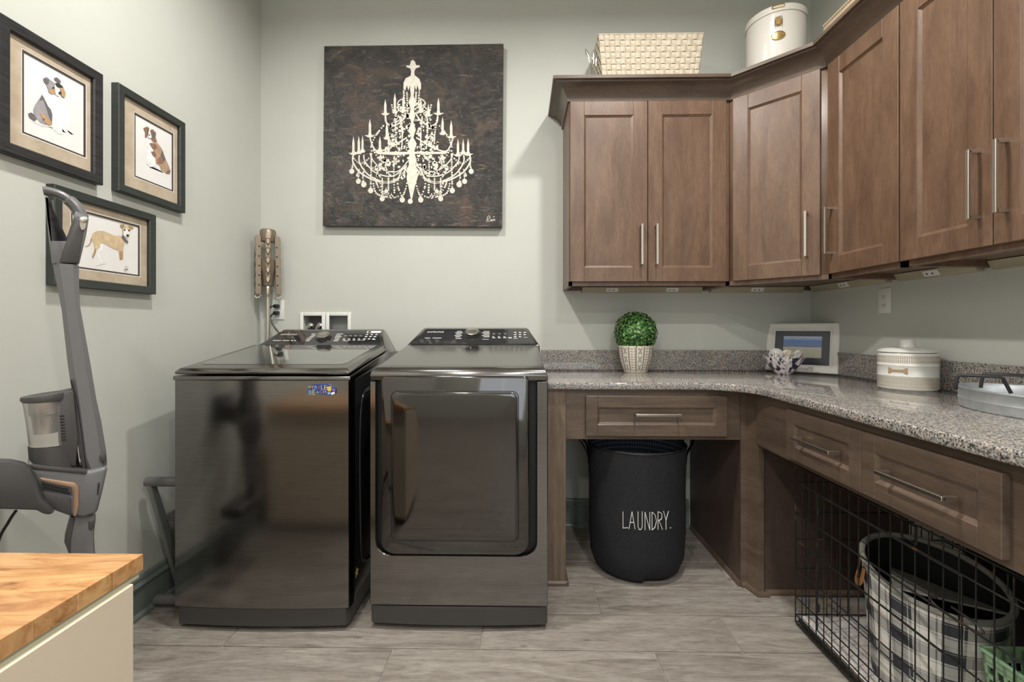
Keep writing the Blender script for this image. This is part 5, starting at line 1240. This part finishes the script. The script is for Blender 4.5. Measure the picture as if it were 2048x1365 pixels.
M['plaid'] = plaidmat(); M['lining'] = plain('black_lining', (.012, .012, .013), rough=.8); M['linen'] = noisy('grey_linen', [(.3, (.27, .27, .24)), (.7, (.34, .33, .3))], ns=80, rough=.9); M['leather'] = noisy('tan_leather', [(.3, (.3, .13, .045)), (.7, (.42, .2, .07))], ns=20, rough=.45)
BC = V((1.275, 1.43, .062)); pbn = thing('plaid_bin', 'black and white plaid fabric bin inside the dog crate', 'bin', BC)
def bpt(a, s, l=0):
    r = .145 + .025 * s + l; top = .335 + .045 * math.sin(a); x, y = r * 1.05 * math.cos(a), r * math.sin(a)
    return BC + V((x, y, s * top))
m = MB(); uvl = m.bm.loops.layers.uv.new('uv'); S = 48; H = [0, .03, .15, .35, .55, .75, .9, 1]
vv = [[m.bm.verts.new(bpt(2 * math.pi * k / S, s)) for k in range(S)] for s in H]
for i in range(len(H) - 1):
    for k in range(S):
        f = m.bm.faces.new((vv[i][k], vv[i][(k + 1) % S], vv[i + 1][(k + 1) % S], vv[i + 1][k]))
        for l, (ka, ia) in zip(f.loops, ((k, i), (k + 1, i), (k + 1, i + 1), (k, i + 1))): l[uvl].uv = (ka / S, H[ia])
m.bm.faces.new(vv[0][::-1]); m.build('cloth_side', 'plaid', pbn, recalc=False, ang=60)
m = MB(); m.loft([[bpt(2 * math.pi * k / S, s, -.006) for k in range(S)] for s in (1, .6, .1)], cap=False); m.bm.faces.new([m.bm.verts.new(bpt(2 * math.pi * k / S, .1, -.006)) for k in range(S)]); m.build('lining', 'lining', pbn)
m = MB(); m.tube([bpt(2 * math.pi * k / S, 1, -.002) for k in range(S)], .009, 8, loop=True); m.build('rolled_rim', 'linen', pbn)
m = MB(); a_, b_ = bpt(math.radians(200), 1.0), bpt(math.radians(-60), 1.0); c_ = bpt(math.radians(20), .62, -.03); d_ = bpt(math.radians(100), .75, -.03)
m.prism([a_, b_, c_, d_], (0, 0, .006), .002, 1); m.build('folded_flap', 'linen', pbn)
aL = math.radians(150); m = MB()
m.tube(bez([bpt(aL - .22, .93, .002), bpt(aL - .2, .8, .012), bpt(aL, .74, .02), bpt(aL + .2, .8, .012), bpt(aL + .22, .93, .002)], 6), [(.003, .011)] * 25, 8, flat=(0, 0, 1)); m.build('handle', 'leather', pbn)
# black folded board leaning at the back of the crate and a green basket
m = MB(); m.prism([(1.50, 1.62, .06), (1.50, .92, .06), (1.585, .92, .56), (1.585, 1.62, .56)], (.02, 0, 0), .006, 2); tag(m.build('black_board', 'black'), 'black flat board leaning behind the plaid bin in the crate', 'board')
M['green'] = plain('pale_green_plastic', (.3, .48, .3), rough=.4)
gb = V((1.32, 1.07, .062)); gs = thing('green_basket', 'pale green perforated plastic basket at the near end of the crate', 'basket', gb)
gw, gd, gh = .125, .13, .265; m = MB(); rows, cols_ = 7, 10
def side(A, Bq, Cq, Dq, n):
    A, Bq, Cq, Dq, n = map(V, (A, Bq, Cq, Dq, n)); pt = lambda s, t_: (A + (Bq - A) * s) * (1 - t_) + (Dq + (Cq - Dq) * s) * t_
    def q4(s0, s1, t0, t1): m.prism([pt(s0, t0), pt(s1, t0), pt(s1, t1), pt(s0, t1)], -n * .003)
    for j in range(rows + 1): t0 = j / (rows + 1); q4(0, 1, t0, t0 + .045)
    q4(0, 1, .9, 1)
    for i in range(cols_ + 1): s0 = i / cols_ * .965; q4(s0, s0 + .035, 0, 1)
b0, t0 = .85, 1.0
Bp = [gb + V((sx * gw * b0, sy * gd * b0, 0)) for sx, sy in ((-1, -1), (1, -1), (1, 1), (-1, 1))]; Tp = [gb + V((sx * gw * t0, sy * gd * t0, gh)) for sx, sy in ((-1, -1), (1, -1), (1, 1), (-1, 1))]
for i, n in zip(range(4), ((0, -1, 0), (1, 0, 0), (0, 1, 0), (-1, 0, 0))): side(Bp[i], Bp[(i + 1) % 4], Tp[(i + 1) % 4], Tp[i], n)
m.prism(Bp, (0, 0, .004)); m.build('perforated_tub', 'green', gs, kind='stuff')
m = MB(); m.tube([Tp[0], Tp[1], Tp[2], Tp[3]], .006, 8, loop=True); m.build('rim', 'green', gs)

# ================================================================== ON TOP OF THE WALL CABINETS
TZ = CT
# woven basket
M['strap'] = noisy('cream_woven_strap', [(.3, (.56, .48, .36)), (.7, (.66, .59, .47))], ns=30, detail=3, rough=.7)
q0, q1 = P(1197, 71, Y=2.42), P(1407, 66, Y=2.42)
BX0, BX1, BYF, BYB, BZT = q0.x, q1.x, 2.42, 2.645, (q0.z + q1.z) / 2; BH = BZT - TZ; bi = .038
bk = thing('woven_basket', 'cream woven strap basket on top of the double-door cabinet', 'basket', ((BX0 + BX1) / 2, (BYF + BYB) / 2, TZ))
cT = [V((BX0, BYF, BZT)), V((BX1, BYF, BZT)), V((BX1, BYB, BZT)), V((BX0, BYB, BZT))]
cB = [V((BX0 + bi, BYF + bi * .6, TZ + .002)), V((BX1 - bi, BYF + bi * .6, TZ + .002)), V((BX1 - bi, BYB - .02, TZ + .002)), V((BX0 + bi, BYB - .02, TZ + .002))]
rows_ = 12; nside = [20, 9, 20, 9]; nrm = [V((0, -1, 0)), V((1, 0, 0)), V((0, 1, 0)), V((-1, 0, 0))]; AMP = .0045
def bpos(sd, s, t_): A, B2 = cB[sd], cB[(sd + 1) % 4]; C2, D2 = cT[(sd + 1) % 4], cT[sd]; return (A + (B2 - A) * s) * (1 - t_) + (D2 + (C2 - D2) * s) * t_
par0 = 0
for sd in range(4):
    for i in range(nside[sd]):
        m = MB(); L_, R_ = [], []
        for j in range(rows_ * 4 + 1):
            t_ = j / (rows_ * 4); off = AMP * math.sin(math.pi * (j / 4)) * (1 if (i + par0) % 2 == 0 else -1)
            for lst, s in ((L_, (i + .07) / nside[sd]), (R_, (i + .93) / nside[sd])): lst.append(m.bm.verts.new(bpos(sd, s, t_) + nrm[sd] * off))
        for j in range(len(L_) - 1): m.bm.faces.new((L_[j], R_[j], R_[j + 1], L_[j + 1]))
        m.build('upright_strap', 'strap', bk, recalc=False, ang=60)
    par0 += nside[sd]
for r in range(rows_):
    m = MB(); lo, hi = [], []; idx = 0
    for sd in range(4):
        for j in range(nside[sd] * 4):
            s = j / (nside[sd] * 4); off = -AMP * math.sin(math.pi * (j / 4)) * (1 if (idx + r) % 2 == 0 else -1) if True else 0
            sg_ = 1 if (idx + r) % 2 == 0 else -1
            off = -AMP * sg_ * math.sin(math.pi * ((j % 4) / 4)) * (1)
            for lst, t_ in ((lo, (r + .07) / rows_), (hi, (r + .93) / rows_)): lst.append(m.bm.verts.new(bpos(sd, s, t_) + nrm[sd] * off))
            if j % 4 == 3: idx += 1
    n = len(lo)
    for k in range(n): m.bm.faces.new((lo[k], lo[(k + 1) % n], hi[(k + 1) % n], hi[k]))
    m.build('cross_strap', 'strap', bk, recalc=False, ang=60)
m = MB(); m.tube([p + V((0, 0, .002)) for p in cT], (.004), 8, loop=True); m.build('rim', 'strap', bk)
# slender silver leaves
lv = thing('silver_leaf_ornament', 'small silver leaf ornament beside the woven basket', 'ornament', (P(1183, 140, Y=2.47).x, 2.47, TZ))
for a, b_, tip in (((1182, 140), (1178, 118), (1171, 98)), ((1186, 140), (1187, 120), (1186, 101)), ((1190, 140), (1192, 125), (1194, 108))):
    p0, p1, p2 = [P(*c, Y=2.47) for c in (a, b_, tip)]; p0 = V((p0.x, 2.47, TZ))
    m = MB(); pts_ = bez([p0, (p0 + p1) / 2, p1, (p1 + p2) / 2, p2], 5); n = len(pts_); m.tube(pts_, [((.001 + .009 * max(0, math.sin(math.pi * max(0, (k / (n - 1) - .45) / .56))), .0012)) for k in range(n)], 8, flat=(1, 0, 0)); m.build('leaf', 'chrome', lv)
MB().lathe([(.022, TZ), (.02, TZ + .006), (.004, TZ + .008)], (lv.location.x, 2.47, 0), 16).build('base', 'chrome', lv)
# white tin with a brass clasp
M['tinwhite'] = plain('white_enamel', (.78, .75, .7), rough=.25, coat=.3)
tR = .141; TY = 2.43; tcx = P(1555, 60, Y=TY - .02).x; tz1 = P(1555, 5, Y=TY - tR).z
tn = thing('enamel_tin', 'white lidded tin with brass clasp and oval badge atop the corner cabinet', 'tin', (tcx, TY, TZ))
MB().lathe([(.001, TZ), (tR - .004, TZ), (tR - .002, TZ + .004), (tR - .002, tz1 - .03), (.001, tz1 - .03)], (tcx, TY, 0), 56).build('body', 'tinwhite', tn)
ld = MB().lathe([(tR - .003, tz1 - .034), (tR + .003, tz1 - .034), (tR + .003, tz1 - .004), (tR, tz1), (tR - .012, tz1 + .004), (.001, tz1 + .006)], (tcx, TY, 0), 56).build('lid', 'tinwhite', tn)
fa = math.atan2(-tcx * .55, TY * 1.0)
fa = math.radians(-24)
def ont(a, z, l): return V((tcx + (tR + l) * math.sin(a), TY - (tR + l) * math.cos(a), z))
zb = P(1545, 68, Y=TY - tR).z; zk = P(1545, 40, Y=TY - tR).z
m = MB(); m.loft([[ont(fa + .031 / tR * math.cos(k * math.pi / 16) * s, zb + .021 * s * math.sin(k * math.pi / 16), l) for k in range(32)] for s, l in ((1, -.001), (1, .003), (.9, .004), (.86, .0028), (.02, .003))]); bd_ = m.build('oval_badge', 'gold', tn, ang=20)
for k, (wd_, dz) in enumerate(((.022, .009), (.036, 0), (.022, -.009))):
    m = MB(); n = 5 if k != 1 else 7
    for i in range(n):
        x = (i - (n - 1) / 2) * wd_ / n
        m.prism([ont(fa + (x + a) / tR, zb + dz + b_, .003) for a, b_ in ((-.0019, -.003), (.0019, -.003), (.0019, .003), (-.0019, .003))], V((math.sin(fa), -math.cos(fa), 0)) * .001)
    m.build('embossing', 'gold', bd_, kind='stuff')
m = MB(); m.prism([ont(fa + a / tR, zk + b_, .002) for a, b_ in ((-.01, -.02), (.01, -.02), (.012, .0), (.01, .02), (-.01, .02), (-.012, 0))], V((math.sin(fa), -math.cos(fa), 0)) * .008, .002, 1); m.build('clasp', 'gold', tn)
m = MB(); m.tube([ont(fa + a / tR, zk + b_, .011) for a, b_ in ((-.014, -.026), (-.014, .018), (.014, .018), (.014, -.026))], .0018, 6); m.build('clasp_wire', 'gold', tn)
m = MB(); zt_ = tz1 - .012; m.tube([ont(fa + a / tR, zt_ + b_, .005) for a, b_ in ((-.024, -.007), (.024, -.007), (.026, 0), (.024, .007), (-.024, .007), (-.026, 0))], .0032, 6, loop=True); m.build('lid_loop', 'gold', ld)
# beaded tray on the right run: only its beaded rim peeks over the moulding
M['bead'] = plain('natural_wood_bead', (.5, .4, .28), rough=.5)
a0, a1 = P(1648, 52, X=1.43), P(1706, 0, X=1.43); bz = (a0.z + a1.z) / 2
by1, by0 = a0.y, a0.y - .42
bt_ = thing('beaded_tray', 'natural beaded tray on the cabinets above the narrow door', 'tray', (1.53, (by0 + by1) / 2, TZ))
MB().box((1.425, by0, TZ), (1.64, by1, a0.z - .008), .006).build('base', 'bead', bt_)
bs = MB().lathe([(max(.0003, .0065 * math.sin(math.pi * k / 6)), -.0065 * math.cos(math.pi * k / 6)) for k in range(7)], (0, 0, 0), 8).build('bead', 'bead', bt_, local=True)
bs.location = V((1.43, by1, a0.z)) - bt_.location
n = int((by1 - by0) / .0125)
for k in range(1, n): inst(bs, 'bead', (1.43, by1 - k * .0125, a0.z), bt_)
for k in range(1, 16): inst(bs, 'bead', (1.43 + k * .0125, by1, a0.z), bt_)
